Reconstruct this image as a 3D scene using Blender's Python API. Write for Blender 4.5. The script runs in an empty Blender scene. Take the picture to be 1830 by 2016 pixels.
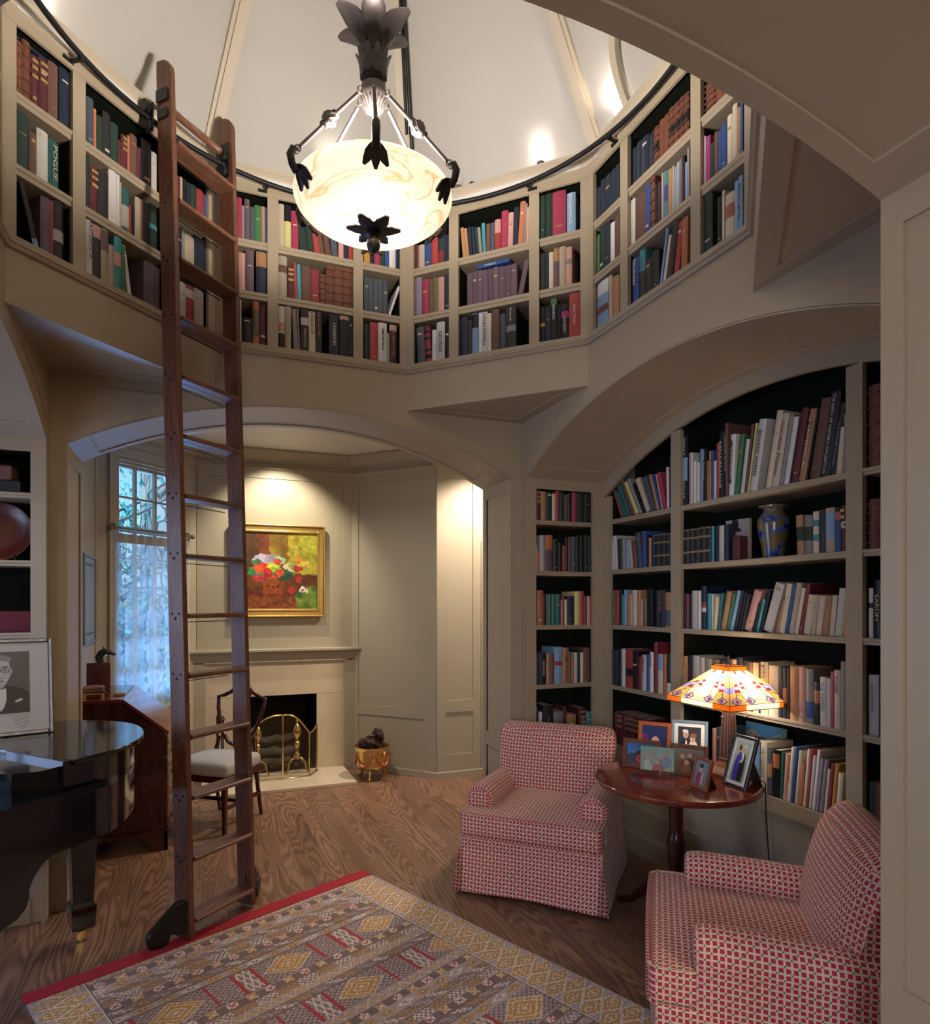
import bpy, bmesh, math, random
import numpy as np
from math import sin, cos, pi, sqrt, radians, atan2, hypot
from mathutils import Vector, Matrix
random.seed(7); np.random.seed(7)
SC = bpy.context.scene; COL = SC.collection

# ------------------------------------------------------------------ camera
FPX, CX, HY = 1252.3, 880.7, 1188.0
CAM = (-.6466, -2.519, 1.65); YAW = radians(21.03)
cam = bpy.data.cameras.new('camera'); co = bpy.data.objects.new('camera', cam); COL.objects.link(co)
co.location = CAM; co.rotation_euler = (pi/2, 0, -YAW)
cam.sensor_width = 36; cam.lens = 36*FPX/2016; cam.shift_x = (915-CX)/2016; cam.shift_y = (HY-1008)/2016
cam.clip_start = .05
SC.camera = co
# ------------------------------------------------------------------ view and world
SC.view_settings.view_transform = 'Standard'; SC.view_settings.look = 'None'
SC.view_settings.gamma = 1; SC.view_settings.use_curve_mapping = False
SC.view_settings.exposure = 0.34
wd = bpy.data.worlds.new('sky'); SC.world = wd; wd.use_nodes = True
wn = wd.node_tree.nodes; wl = wd.node_tree.links
sky = wn.new('ShaderNodeTexSky'); sky.sky_type = 'NISHITA'; sky.sun_disc = False
sky.sun_elevation = radians(40); sky.sun_rotation = radians(150)
tint = wn.new('ShaderNodeMixRGB'); tint.blend_type = 'MULTIPLY'; tint.inputs[0].default_value = 1
tint.inputs[2].default_value = (.75, 1, 1.12, 1)
wl.new(sky.outputs[0], tint.inputs[1]); wl.new(tint.outputs[0], wn['Background'].inputs[0])
wn['Background'].inputs[1].default_value = .13

def lamp(name, kind, loc, energy, color=(1, 1, 1), size=.1, rot=None, aim=None, spot=None, blend=.5, size_y=None):
    l = bpy.data.lights.new(name, kind); l.energy = energy; l.color = color
    if kind == 'AREA':
        l.size = size
        if size_y: l.shape = 'RECTANGLE'; l.size_y = size_y
    else: l.shadow_soft_size = size
    if spot: l.spot_size = radians(spot); l.spot_blend = blend
    o = bpy.data.objects.new(name, l); COL.objects.link(o); o.location = loc
    if aim is not None: o.rotation_euler = (Vector(aim)-Vector(loc)).to_track_quat('-Z', 'Y').to_euler()
    elif rot: o.rotation_euler = rot
    return o
WARM = (1, .80, .58); WHITE = (1, .91, .81)
# daylight through the bay and alcove windows, ceiling spots, and added fill lights
lamp('window_daylight', 'AREA', (-1.80, 4.18, 3.62), 90, (.22, .47, 1), 1.1, aim=(-.5, 2.6, .7), size_y=.9)
lamp('alcove_window_daylight', 'AREA', (-2.62, .45, 1.35), 32, (.50, .62, 1), 1.25, aim=(0, .3, 1.0), size_y=2.0)
lamp('garden_bounce_fill', 'AREA', (-1.30, 4.80, .06), 430, (.13, .40, 1), 1.0, aim=(-.95, 1.6, 2.6))  # added upward fill hidden below the sill, imitating light bounced off the ground
lamp('rear_fill_light', 'AREA', (-2.6, -5.62, 1.9), 80, (.90, .93, 1), 1.5, aim=(.3, 0, 1.3), size_y=1.7)  # added fill from behind the camera, its rear window is made up
lamp('painting_spot', 'SPOT', (.03, 3.28, 3.08), 72, (1, .87, .66), .025, aim=(.03, 3.82, 2.0), spot=100, blend=.7)
lamp('bay_fill_spot', 'SPOT', (.15, 2.7, 3.09), 44, (1, .87, .70), .06, aim=(.15, 2.7, 0), spot=140, blend=.8)  # added fill light that brightens the bay walls
lamp('passage_downlight', 'SPOT', (1.95, 2.62, 3.08), 190, (1, .82, .68), .05, aim=(1.85, 2.75, 0), spot=130, blend=.7)
lamp('rear_room_fill', 'POINT', (1.1, -4.0, 2.93), 95, (1, .78, .54), .15)  # added fill behind the camera, placed to brighten piers and chairs
lamp('alcove_downlight', 'SPOT', (-1.72, .55, 2.55), 6, (1, .82, .6), .05, aim=(-1.8, .9, 0), spot=130, blend=.7)

# ------------------------------------------------------------------ pixel ray of the photograph's frame
def ray(px, py):
    r = (px-CX)/FPX; u = (HY-py)/FPX; c, s = cos(YAW), sin(YAW)
    return Vector((r*c+s, -r*s+c, u))
def on_plane(px, py, n, d):
    q = ray(px, py); n = Vector(n); c = Vector(CAM); return c+q*((d-n.dot(c))/n.dot(q))

# ------------------------------------------------------------------ mesh helpers
I4 = Matrix.Identity(4)
def TR(x=0, y=0, z=0): return Matrix.Translation((x, y, z))
def RZ(a): return Matrix.Rotation(a, 4, 'Z')
def RX(a): return Matrix.Rotation(a, 4, 'X')
def RY(a): return Matrix.Rotation(a, 4, 'Y')
class MB:
    def __init__(s, T=None): s.v = []; s.f = []; s.m = []; s.c = 0; s.T = T or I4; s.mg = False
    def add(s, vs, fs):
        o = len(s.v); T = s.T
        s.v += [tuple(T @ Vector(v)) for v in vs]; s.f += [tuple(i+o for i in f) for f in fs]; s.m += [s.c]*len(fs); return s
    def box(s, x0, x1, y0, y1, z0, z1):
        return s.add([(x0,y0,z0),(x1,y0,z0),(x1,y1,z0),(x0,y1,z0),(x0,y0,z1),(x1,y0,z1),(x1,y1,z1),(x0,y1,z1)],
                     [(0,3,2,1),(4,5,6,7),(0,1,5,4),(1,2,6,5),(2,3,7,6),(3,0,4,7)])
    def prism(s, poly, z0, z1, ax='z'):
        n = len(poly)
        f = {'z': lambda a, b, h: (a, b, h), 'y': lambda a, b, h: (a, h, b), 'x': lambda a, b, h: (h, a, b)}[ax]
        return s.add([f(a, b, z0) for a, b in poly]+[f(a, b, z1) for a, b in poly],
                     [tuple(range(n))[::-1], tuple(range(n, 2*n))]+[(i, (i+1) % n, n+(i+1) % n, n+i) for i in range(n)])
    def loft(s, rings, cap=True, close=True, loop=False):
        n = len(rings[0]); vs = [p for r in rings for p in r]; fs = []; R_ = len(rings)
        for k in range(R_ if loop else R_-1):
            a = k*n; b = ((k+1) % R_)*n
            for i in range(n if close else n-1): j = (i+1) % n; fs.append((a+i, a+j, b+j, b+i))
        if cap and not loop: fs += [tuple(range(n))[::-1], tuple(range((R_-1)*n, R_*n))]
        return s.add(vs, fs)
    def lathe(s, prof, n=24, cap=True):
        return s.loft([[(r*cos(2*pi*i/n), r*sin(2*pi*i/n), z) for i in range(n)] for r, z in prof], cap)
    def tube(s, pts, r, n=8, cap=True, loop=False):
        P = [Vector(p) for p in pts]; rs = r if isinstance(r, (list, tuple)) else [r]*len(P); rings = []; up = None
        for i, p in enumerate(P):
            if loop: t = P[(i+1) % len(P)]-P[i-1]
            else: t = P[min(i+1, len(P)-1)]-P[max(i-1, 0)]
            t.normalize()
            if up is None: up = Vector((0, 0, 1)) if abs(t.z) < .9 else Vector((1, 0, 0))
            a = t.cross(up)
            if a.length < 1e-4: a = t.cross(Vector((1, .3, .2)))
            a.normalize(); b = a.cross(t).normalized(); up = b
            rings.append([p+a*(rs[i]*cos(2*pi*k/n))+b*(rs[i]*sin(2*pi*k/n)) for k in range(n)])
        return s.loft(rings, cap, True, loop)
    def ball(s, c, r, n=12, sc=(1, 1, 1)):
        m = n//2+1; rings = []
        for k in range(m+1):
            t = -pi/2+pi*k/m; t = max(-pi/2+.02, min(pi/2-.02, t))
            rings.append([(c[0]+r*sc[0]*cos(t)*cos(2*pi*i/n), c[1]+r*sc[1]*cos(t)*sin(2*pi*i/n), c[2]+r*sc[2]*sin(t)) for i in range(n)])
        return s.loft(rings)
    def rbox(s, c, sz, r, seg=3, n=4, bulge=(0, 0, 0)):
        h = [a/2 for a in sz]; vs = []; fs = []; s.mg = True
        def line(H):
            ri = min(r, H*.999); e = [-H+ri*(1-cos(pi/2*i/seg)) if 0 else -H+ri*i/seg for i in range(seg)]
            mid = [-(H-ri)+2*(H-ri)*i/n for i in range(n+1)]
            return e+mid+[-a for a in e[::-1]]
        for ax in range(3):
            u, w = (ax+1) % 3, (ax+2) % 3
            for sg in (-1, 1):
                U, W = line(h[u]), line(h[w]); o = len(vs)
                for a in U:
                    for b in W:
                        p = [0, 0, 0]; p[ax] = sg*h[ax]; p[u] = a; p[w] = b
                        q = [max(-(h[i]-min(r, h[i]*.999)), min(h[i]-min(r, h[i]*.999), p[i])) for i in range(3)]
                        d = Vector([p[i]-q[i] for i in range(3)])
                        if d.length > 1e-9: d.normalize()
                        P = [q[i]+d[i]*min(r, h[i]*.999) for i in range(3)]
                        for i in range(3):
                            j, k = (i+1) % 3, (i+2) % 3
                            P[i] += (1 if P[i] > 0 else -1)*bulge[i]*max(0, 1-(P[j]/h[j])**2)*max(0, 1-(P[k]/h[k])**2)*min(1, abs(P[i])/h[i])
                        vs.append((c[0]+P[0], c[1]+P[1], c[2]+P[2]))
                for i in range(len(U)-1):
                    for j in range(len(W)-1):
                        q = (o+i*len(W)+j, o+(i+1)*len(W)+j, o+(i+1)*len(W)+j+1, o+i*len(W)+j+1)
                        fs.append(q if sg > 0 else q[::-1])
        return s.add(vs, fs)
    def build(s, name, mats, parent=None, smooth=None, bevel=0, merge=False, uv=False, kind=None, label=None, seg=2):
        me = bpy.data.meshes.new(name); me.from_pydata(s.v, [], s.f)
        for m in (mats if isinstance(mats, (list, tuple)) else [mats]): me.materials.append(m)
        me.polygons.foreach_set('material_index', s.m)
        bm = bmesh.new(); bm.from_mesh(me)
        if merge or s.mg: bmesh.ops.remove_doubles(bm, verts=bm.verts, dist=1e-5)
        bmesh.ops.recalc_face_normals(bm, faces=bm.faces)
        if bevel: bmesh.ops.bevel(bm, geom=[e for e in bm.edges if len(e.link_faces) == 2 and e.calc_face_angle(0) > .6], offset=bevel, segments=seg, affect='EDGES', profile=.5, clamp_overlap=True)
        bm.to_mesh(me); bm.free()
        if uv: boxuv(me)
        if smooth is not None:
            me.polygons.foreach_set('use_smooth', [True]*len(me.polygons)); me.set_sharp_from_angle(angle=radians(smooth))
        o = bpy.data.objects.new(name, me); COL.objects.link(o)
        if parent: o.parent = parent
        if kind: o['kind'] = kind
        if label: o['label'] = label
        return o
def boxuv(me):
    if not me.uv_layers: me.uv_layers.new(name='UV')
    L = me.uv_layers[0].data
    for p in me.polygons:
        n = p.normal; a = max(range(3), key=lambda i: abs(n[i]))
        for li in p.loop_indices:
            c = me.vertices[me.loops[li].vertex_index].co
            L[li].uv = (c[1], c[2]) if a == 0 else (c[0], c[2]) if a == 1 else (c[0], c[1])
def thing(name, label, cat, T=None, group=None):
    o = bpy.data.objects.new(name, None); COL.objects.link(o); o.empty_display_size = .1
    if T is not None: o.matrix_world = T
    o['label'] = label; o['category'] = cat
    if group: o['group'] = group
    return o
def tag(o, label, cat, group=None):
    o['label'] = label; o['category'] = cat
    if group: o['group'] = group
    return o
def arc_pts(n, f): return [f(i/(n-1)) for i in range(n)]

# ------------------------------------------------------------------ materials
def srgb(h):
    if isinstance(h, str): h = tuple(int(h[i:i+2], 16) for i in (0, 2, 4))
    return tuple((c/255/12.92 if c <= 10 else ((c/255+.055)/1.055)**2.4) for c in h)
MATS = {}
def mat(name, col, rough=.5, metal=0, spec=.5, noise=0, nscale=20, bump=0, bscale=200, coat=0, jitter=0, emit=None, estr=0, alpha=None):
    if name in MATS: return MATS[name]
    m = bpy.data.materials.new(name); m.use_nodes = True; N = m.node_tree.nodes; L = m.node_tree.links; b = N['Principled BSDF']
    if isinstance(col, str): col = srgb(col)
    b.inputs['Base Color'].default_value = (*col, 1); b.inputs['Roughness'].default_value = rough; b.inputs['Metallic'].default_value = metal
    b.inputs['Specular IOR Level'].default_value = spec; b.inputs['Coat Weight'].default_value = coat; b.inputs['Coat Roughness'].default_value = .08
    if noise or bump: tc = N.new('ShaderNodeTexCoord')
    last = None
    if noise:
        t = N.new('ShaderNodeTexNoise'); t.inputs['Scale'].default_value = nscale; t.inputs['Detail'].default_value = 6; L.new(tc.outputs['Object'], t.inputs['Vector'])
        x = N.new('ShaderNodeMixRGB'); x.inputs[1].default_value = (*[c*(1-noise) for c in col], 1); x.inputs[2].default_value = (*[min(1, c*(1+noise)) for c in col], 1)
        L.new(t.outputs[0], x.inputs[0]); last = x.outputs[0]
    if jitter:
        oi = N.new('ShaderNodeObjectInfo'); hs = N.new('ShaderNodeHueSaturation')
        mr = N.new('ShaderNodeMapRange'); mr.inputs[3].default_value = 1-jitter; mr.inputs[4].default_value = 1+jitter
        L.new(oi.outputs['Random'], mr.inputs[0]); L.new(mr.outputs[0], hs.inputs['Value'])
        if last: L.new(last, hs.inputs['Color'])
        else: hs.inputs['Color'].default_value = (*col, 1)
        last = hs.outputs[0]
    if last: L.new(last, b.inputs['Base Color'])
    if bump:
        t2 = N.new('ShaderNodeTexNoise'); t2.inputs['Scale'].default_value = bscale; L.new(tc.outputs['Object'], t2.inputs['Vector'])
        bp = N.new('ShaderNodeBump'); bp.inputs['Strength'].default_value = bump; bp.inputs['Distance'].default_value = .002
        L.new(t2.outputs[0], bp.inputs['Height']); L.new(bp.outputs[0], b.inputs['Normal'])
    if emit:
        b.inputs['Emission Color'].default_value = (*emit, 1); b.inputs['Emission Strength'].default_value = estr
    MATS[name] = m; return m
def wood(name, c0, c1, rough=.35, axis='z', scale=14, stretch=12, coat=0, grain=.5):
    if name in MATS: return MATS[name]
    m = mat(name, c0, rough, coat=coat); N = m.node_tree.nodes; L = m.node_tree.links; b = N['Principled BSDF']
    tc = N.new('ShaderNodeTexCoord'); mp = N.new('ShaderNodeMapping'); s = [stretch]*3; s['xyz'.index(axis)] = 1; mp.inputs['Scale'].default_value = s
    L.new(tc.outputs['Object'], mp.inputs[0]); n = N.new('ShaderNodeTexNoise'); n.inputs['Scale'].default_value = scale/4; n.inputs['Detail'].default_value = 8; n.inputs['Distortion'].default_value = 1.2
    L.new(mp.outputs[0], n.inputs['Vector']); n2 = N.new('ShaderNodeTexNoise'); n2.inputs['Scale'].default_value = scale*1.5; n2.inputs['Detail'].default_value = 2; L.new(mp.outputs[0], n2.inputs['Vector'])
    mx = N.new('ShaderNodeMixRGB'); mx.inputs[0].default_value = .4; L.new(n.outputs[0], mx.inputs[1]); L.new(n2.outputs[0], mx.inputs[2])
    r = N.new('ShaderNodeValToRGB'); r.color_ramp.elements[0].position = .5-grain*.3; r.color_ramp.elements[1].position = .5+grain*.3
    r.color_ramp.elements[0].color = (*srgb(c0), 1); r.color_ramp.elements[1].color = (*srgb(c1), 1)
    L.new(mx.outputs[0], r.inputs[0]); L.new(r.outputs[0], b.inputs['Base Color']); return m
def attr_mat(name, rough=.5, coat=0, transl=0, bump=0):
    m = mat(name, (.5, .5, .5), rough, coat=coat); N = m.node_tree.nodes; L = m.node_tree.links; b = N['Principled BSDF']
    a = N.new('ShaderNodeAttribute'); a.attribute_name = 'Col'; L.new(a.outputs['Color'], b.inputs['Base Color'])
    if transl:
        t = N.new('ShaderNodeBsdfTranslucent'); L.new(a.outputs['Color'], t.inputs[0]); x = N.new('ShaderNodeMixShader'); x.inputs[0].default_value = transl
        L.new(b.outputs[0], x.inputs[1]); L.new(t.outputs[0], x.inputs[2]); L.new(x.outputs[0], N['Material Output'].inputs[0])
    if bump:
        tc = N.new('ShaderNodeTexCoord'); t2 = N.new('ShaderNodeTexNoise'); t2.inputs['Scale'].default_value = 350; L.new(tc.outputs['Object'], t2.inputs['Vector'])
        bp = N.new('ShaderNodeBump'); bp.inputs['Strength'].default_value = bump; bp.inputs['Distance'].default_value = .002
        L.new(t2.outputs[0], bp.inputs['Height']); L.new(bp.outputs[0], b.inputs['Normal'])
    return m
paint = mat('olive_tan_paint', (.395, .325, .230), .42, noise=.03, nscale=3)
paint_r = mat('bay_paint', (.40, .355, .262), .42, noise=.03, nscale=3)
ceilw = mat('ceiling_paint', (.47, .45, .42), .7, noise=.03, nscale=2)
cornice = mat('cornice_paint', (.50, .43, .33), .5)
white_p = mat('white_paint', (.70, .68, .66), .5)
dkgreen = mat('dark_green_paint', (.012, .0145, .010), .75, spec=.08)
brass = mat('brass', (.72, .52, .22), .22, 1, noise=.15, nscale=30)
bronze = mat('dark_bronze', (.055, .045, .042), .40, .7, noise=.3, nscale=40)
nickel = mat('grey_bronze', (.17, .145, .135), .48, .7, noise=.2, nscale=60)
black_iron = mat('black_iron', (.012, .012, .013), .4, .3)
silver = mat('hammered_silver', (.20, .22, .27), .28, 1, bump=.9, bscale=160)
ebony = mat('black_lacquer', (.006, .006, .008), .12, spec=.55, coat=.5)
marble = mat('cream_marble', (.60, .50, .36), .3, noise=.12, nscale=6)
soot = mat('soot', (.01, .009, .008), .9, noise=.4)
oak = wood('stained_oak', '4c2d22', '7a5039', .38, 'z', 30, 9)
oak_x = wood('stained_oak_tread', '553426', '8a6048', .38, 'x', 26, 9)
mahog = wood('mahogany', '3a140e', '642619', .25, 'z', 8, 8, coat=.3)
mahog_x = wood('mahogany_top', '5a1f14', '7c3322', .18, 'x', 7, 8, coat=.5)
mahog_d = wood('dark_mahogany', '2a0d0b', '4c1a14', .25, 'z', 8, 8, coat=.3)
gold = mat('gold_leaf', (.68, .47, .16), .32, .9, noise=.15, nscale=25)
page = mat('page_paper', (.52, .45, .33), .8, noise=.08, nscale=120)
linen = mat('grey_linen', (.40, .38, .36), .85, bump=.3, bscale=400)
photo = attr_mat('photo_print', .45); paintm = attr_mat('oil_paint', .4, bump=.3)
glassm = bpy.data.materials.new('clear_glass'); glassm.use_nodes = True
_n = glassm.node_tree.nodes; _l = glassm.node_tree.links; _n.remove(_n['Principled BSDF'])
_t = _n.new('ShaderNodeBsdfTransparent'); _t.inputs[0].default_value = (.97, .985, .99, 1); _g = _n.new('ShaderNodeBsdfGlossy'); _g.inputs['Roughness'].default_value = .02; _f = _n.new('ShaderNodeFresnel'); _f.inputs[0].default_value = 1.5
_b = _n.new('ShaderNodeNewGeometry'); _q = _n.new('ShaderNodeMath'); _q.operation = 'SUBTRACT'; _q.inputs[0].default_value = 1; _l.new(_b.outputs['Backfacing'], _q.inputs[1]); _w = _n.new('ShaderNodeMath'); _w.operation = 'MULTIPLY'; _l.new(_f.outputs[0], _w.inputs[0]); _l.new(_q.outputs[0], _w.inputs[1])
_x = _n.new('ShaderNodeMixShader'); _l.new(_w.outputs[0], _x.inputs[0]); _l.new(_t.outputs[0], _x.inputs[1]); _l.new(_g.outputs[0], _x.inputs[2]); _l.new(_x.outputs[0], _n['Material Output'].inputs[0])

def floor_mat():
    m = mat('oak_floor', (.12, .07, .045), .32); N = m.node_tree.nodes; L = m.node_tree.links; b = N['Principled BSDF']
    tc = N.new('ShaderNodeTexCoord'); mp = N.new('ShaderNodeMapping'); mp.inputs['Rotation'].default_value = (0, 0, pi/2); L.new(tc.outputs['Object'], mp.inputs[0])
    br = N.new('ShaderNodeTexBrick'); br.inputs['Scale'].default_value = 1; br.inputs['Brick Width'].default_value = 1.1; br.inputs['Row Height'].default_value = .083
    br.inputs['Mortar Size'].default_value = .0012; br.inputs['Color1'].default_value = (.0, .0, .0, 1); br.inputs['Color2'].default_value = (1, 1, 1, 1); br.inputs['Mortar'].default_value = (.3, .3, .3, 1); br.offset = .37
    L.new(mp.outputs[0], br.inputs['Vector'])
    gm = N.new('ShaderNodeMapping'); gm.inputs['Scale'].default_value = (1.0, .11, 1); L.new(tc.outputs['Object'], gm.inputs[0])
    ad = N.new('ShaderNodeVectorMath'); ad.operation = 'MULTIPLY_ADD'; ad.inputs[1].default_value = (7, 9, 5); L.new(br.outputs['Color'], ad.inputs[0]); L.new(gm.outputs[0], ad.inputs[2])
    nz = N.new('ShaderNodeTexNoise'); nz.inputs['Scale'].default_value = 4; nz.inputs['Detail'].default_value = 1.5; L.new(ad.outputs[0], nz.inputs['Vector'])
    ml = N.new('ShaderNodeMath'); ml.operation = 'MULTIPLY'; ml.inputs[1].default_value = 230; L.new(nz.outputs[0], ml.inputs[0])
    sn = N.new('ShaderNodeMath'); sn.operation = 'SINE'; L.new(ml.outputs[0], sn.inputs[0])
    fm = N.new('ShaderNodeMapping'); fm.inputs['Scale'].default_value = (260, 9, 1); L.new(tc.outputs['Object'], fm.inputs[0])
    fn = N.new('ShaderNodeTexNoise'); fn.inputs['Scale'].default_value = 1; L.new(fm.outputs[0], fn.inputs['Vector'])
    a1 = N.new('ShaderNodeMath'); a1.operation = 'MULTIPLY_ADD'; a1.inputs[1].default_value = .22; a1.inputs[2].default_value = .2; L.new(sn.outputs[0], a1.inputs[0])
    a2 = N.new('ShaderNodeMath'); a2.operation = 'MULTIPLY_ADD'; a2.inputs[1].default_value = .55; L.new(fn.outputs[0], a2.inputs[0]); L.new(a1.outputs[0], a2.inputs[2])
    r = N.new('ShaderNodeValToRGB'); e = r.color_ramp.elements; e[0].position = .1; e[0].color = (*srgb('9a765e'), 1); e[1].position = .85; e[1].color = (*srgb('5a3f30'), 1); L.new(a2.outputs[0], r.inputs[0])
    hv = N.new('ShaderNodeHueSaturation'); mr = N.new('ShaderNodeMapRange'); mr.inputs[3].default_value = .78; mr.inputs[4].default_value = 1.15; L.new(br.outputs['Color'], mr.inputs[0]); L.new(mr.outputs[0], hv.inputs['Value']); L.new(r.outputs[0], hv.inputs['Color'])
    L.new(hv.outputs[0], b.inputs['Base Color']); return m
floorm = floor_mat()

def fabric_mat():
    m = mat('red_check_fabric', (.5, .4, .3), .9); N = m.node_tree.nodes; L = m.node_tree.links; b = N['Principled BSDF']; b.inputs['Specular IOR Level'].default_value = .15
    b.inputs['Sheen Weight'].default_value = .15
    uv = N.new('ShaderNodeUVMap'); sp = N.new('ShaderNodeSeparateXYZ'); L.new(uv.outputs[0], sp.inputs[0])
    def M(op, a, b_=None, c=None):
        n = N.new('ShaderNodeMath'); n.operation = op
        for i, q in enumerate((a, b_, c)):
            if q is None: continue
            if isinstance(q, (int, float)): n.inputs[i].default_value = q
            else: L.new(q, n.inputs[i])
        return n.outputs[0]
    P = .0208
    u = M('DIVIDE', sp.outputs[0], P); v = M('DIVIDE', sp.outputs[1], P)
    fu = M('ABSOLUTE', M('SUBTRACT', M('FRACT', u), .5)); fv = M('ABSOLUTE', M('SUBTRACT', M('FRACT', v), .5))
    red = M('MULTIPLY', M('LESS_THAN', fu, .33), M('LESS_THAN', fv, .33))
    cu = M('SUBTRACT', .5, fu); cv = M('SUBTRACT', .5, fv)
    par = M('FLOORED_MODULO', M('ADD', M('FLOOR', M('ADD', u, .5)), M('FLOOR', M('ADD', v, .5))), 2)
    grn = M('MULTIPLY', M('LESS_THAN', M('MAXIMUM', cu, cv), .15), M('GREATER_THAN', par, .5))
    x1 = N.new('ShaderNodeMixRGB'); x1.inputs[1].default_value = (*srgb('d8c2ac'), 1); x1.inputs[2].default_value = (*srgb('b2344c'), 1); L.new(red, x1.inputs[0])
    x2 = N.new('ShaderNodeMixRGB'); x2.inputs[2].default_value = (*srgb('3f8074'), 1); L.new(grn, x2.inputs[0]); L.new(x1.outputs[0], x2.inputs[1])
    w = N.new('ShaderNodeTexNoise'); w.inputs['Scale'].default_value = 900; L.new(uv.outputs[0], w.inputs['Vector'])
    bp = N.new('ShaderNodeBump'); bp.inputs['Strength'].default_value = .35; bp.inputs['Distance'].default_value = .002; L.new(w.outputs[0], bp.inputs['Height']); L.new(bp.outputs[0], b.inputs['Normal'])
    L.new(x2.outputs[0], b.inputs['Base Color']); return m
fabric = fabric_mat()

def picture(name, w, h, nx, ny, fn, m, parent=None, T=None, thick=0):
    """flat print in local x (width) and z (height), its colours one per cell"""
    us = (np.arange(nx)+.5)/nx; vs = (np.arange(ny)+.5)/ny; U, V = np.meshgrid(us, vs); rgb = np.clip(fn(U, V), 0, 1)
    lin = np.where(rgb <= .04045, rgb/12.92, ((rgb+.055)/1.055)**2.4).reshape(-1, 3)
    gx, gy = np.meshgrid(np.linspace(-w/2, w/2, nx+1), np.linspace(0, h, ny+1))
    verts = np.stack([gx.ravel(), np.zeros(gx.size), gy.ravel()], 1)
    i = (np.arange(ny)[:, None]*(nx+1)+np.arange(nx)[None, :]).ravel(); faces = np.stack([i, i+1, i+nx+2, i+nx+1], 1)
    me = bpy.data.meshes.new(name); me.from_pydata(verts.tolist(), [], faces.tolist()); me.materials.append(m)
    ca = me.color_attributes.new('Col', 'FLOAT_COLOR', 'CORNER'); ca.data.foreach_set('color', np.repeat(np.concatenate([lin, np.ones((len(lin), 1))], 1), 4, 0).ravel().astype(np.float32))
    o = bpy.data.objects.new(name, me); COL.objects.link(o)
    if parent: o.parent = parent
    if T is not None: o.matrix_local = T
    return o
def text_mesh(s, size, m, name, parent, T, width=None, bold=0, space=1):
    cu = bpy.data.curves.new('t', 'FONT'); cu.body = s; cu.size = size; cu.align_x = 'CENTER'; cu.align_y = 'CENTER'; cu.extrude = .0004; cu.resolution_u = 2; cu.offset = bold*size; cu.space_character = space
    ob = bpy.data.objects.new('t', cu); dg = bpy.context.evaluated_depsgraph_get(); COL.objects.link(ob); dg.update()
    me = bpy.data.meshes.new_from_object(ob.evaluated_get(dg)); bpy.data.objects.remove(ob); bpy.data.curves.remove(cu)
    if width and len(me.vertices):
        xs = [v.co.x for v in me.vertices]; k = width/max(1e-6, max(xs)-min(xs))
        for v in me.vertices: v.co.x *= k
    me.materials.clear(); me.materials.append(m); me.name = name
    o = bpy.data.objects.new(name, me); COL.objects.link(o); o.parent = parent; o.matrix_local = T; return o
# ------------------------------------------------------------------ room shell (square lower room, octagonal gallery above)
R = 1.407; HS = R*(sqrt(2)-1)
ZB, ZT, ZG0, ZG1 = 2.90, 3.13, 3.19, 4.075     # fascia bottom and top, gallery opening bottom and top
def frame(deg, d=R):
    a = radians(deg); n = Vector((cos(a), sin(a), 0)); t = Vector((n.y, -n.x, 0))
    return Matrix(((t.x, n.x, 0, n.x*d), (t.y, n.y, 0, n.y*d), (0, 0, 1, 0), (0, 0, 0, 1)))
def struct(mb, name, m, **k): return mb.build(name, m, kind='structure', **k)
def slab(name, m, x0, x1, y0, y1, z0, z1, T=None): return struct(MB(T).box(x0, x1, y0, y1, z0, z1), name, m)
slab('floor', floorm, -3.4, 3.4, -5.5, 4.6, -.06, 0)

def arch_z(x, hw, zs, rise):
    rad = (hw*hw+rise*rise)/(2*rise); return zs+rise-rad+sqrt(max(0, rad*rad-x*x))
def arch_wall(T, W, hw, zs, rise, ztop, t, n=44, frames=True, spandrel=True, piers=True):
    mb = MB(T)
    if piers:
        mb.box(-W, -hw, 0, t, 0, ztop); mb.box(hw, W, 0, t, 0, ztop)
    else:
        mb.box(-W, -hw, 0, t, zs, ztop); mb.box(hw, W, 0, t, zs, ztop)
    xs = [-hw+2*hw*i/n for i in range(n+1)]
    mb.loft([[(x, 0, arch_z(x, hw, zs, rise)), (x, t, arch_z(x, hw, zs, rise)), (x, t, ztop), (x, 0, ztop)] for x in xs])
    if frames:
        b, e = .055, .008
        def strip(y0, y1, xa, xb, k=30):
            mb.loft([[(x, y0, arch_z(x, hw, zs, rise)-e), (x, y1, arch_z(x, hw, zs, rise)-e), (x, y1, arch_z(x, hw, zs, rise)+.002), (x, y0, arch_z(x, hw, zs, rise)+.002)] for x in [xa+(xb-xa)*i/k for i in range(k+1)]])
        strip(0, b, -hw, hw); strip(t-b, t, -hw, hw); strip(b, t-b, -hw, -hw+.11, 4); strip(b, t-b, hw-.11, hw, 4)
        for s in (-1, 1):
            x0, x1 = sorted((s*hw, s*(hw-e)))
            for y0, y1, z0, z1 in ((0, b, 0, zs), (t-b, t, 0, zs), (b, t-b, 0, .13), (b, t-b, .60, .70), (b, t-b, zs-.09, zs)): mb.box(x0, x1, y0, y1, z0, z1)
    if spandrel:
        for s in (-1, 1):
            pts = [(s*(W-.09), ZB-.07)]+[(s*x, arch_z(x, hw, zs, rise)+.10) for x in [.62+(W-.09-.62)*i/14 for i in range(15)]]
            pts = [p for p in pts if p[1] <= ZB-.07+1e-6]; pts = pts if len(pts) > 3 else None
            if pts: mb.prism(pts, -.006, .001, 'y')
    return mb
struct(arch_wall(frame(90), R, 1.335, 2.512, .333, ZT, .465), 'wall_back', paint)
struct(arch_wall(frame(0), R, 1.318, 2.512, .345, ZT, .07, frames=False), 'wall_right', paint)
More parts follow.
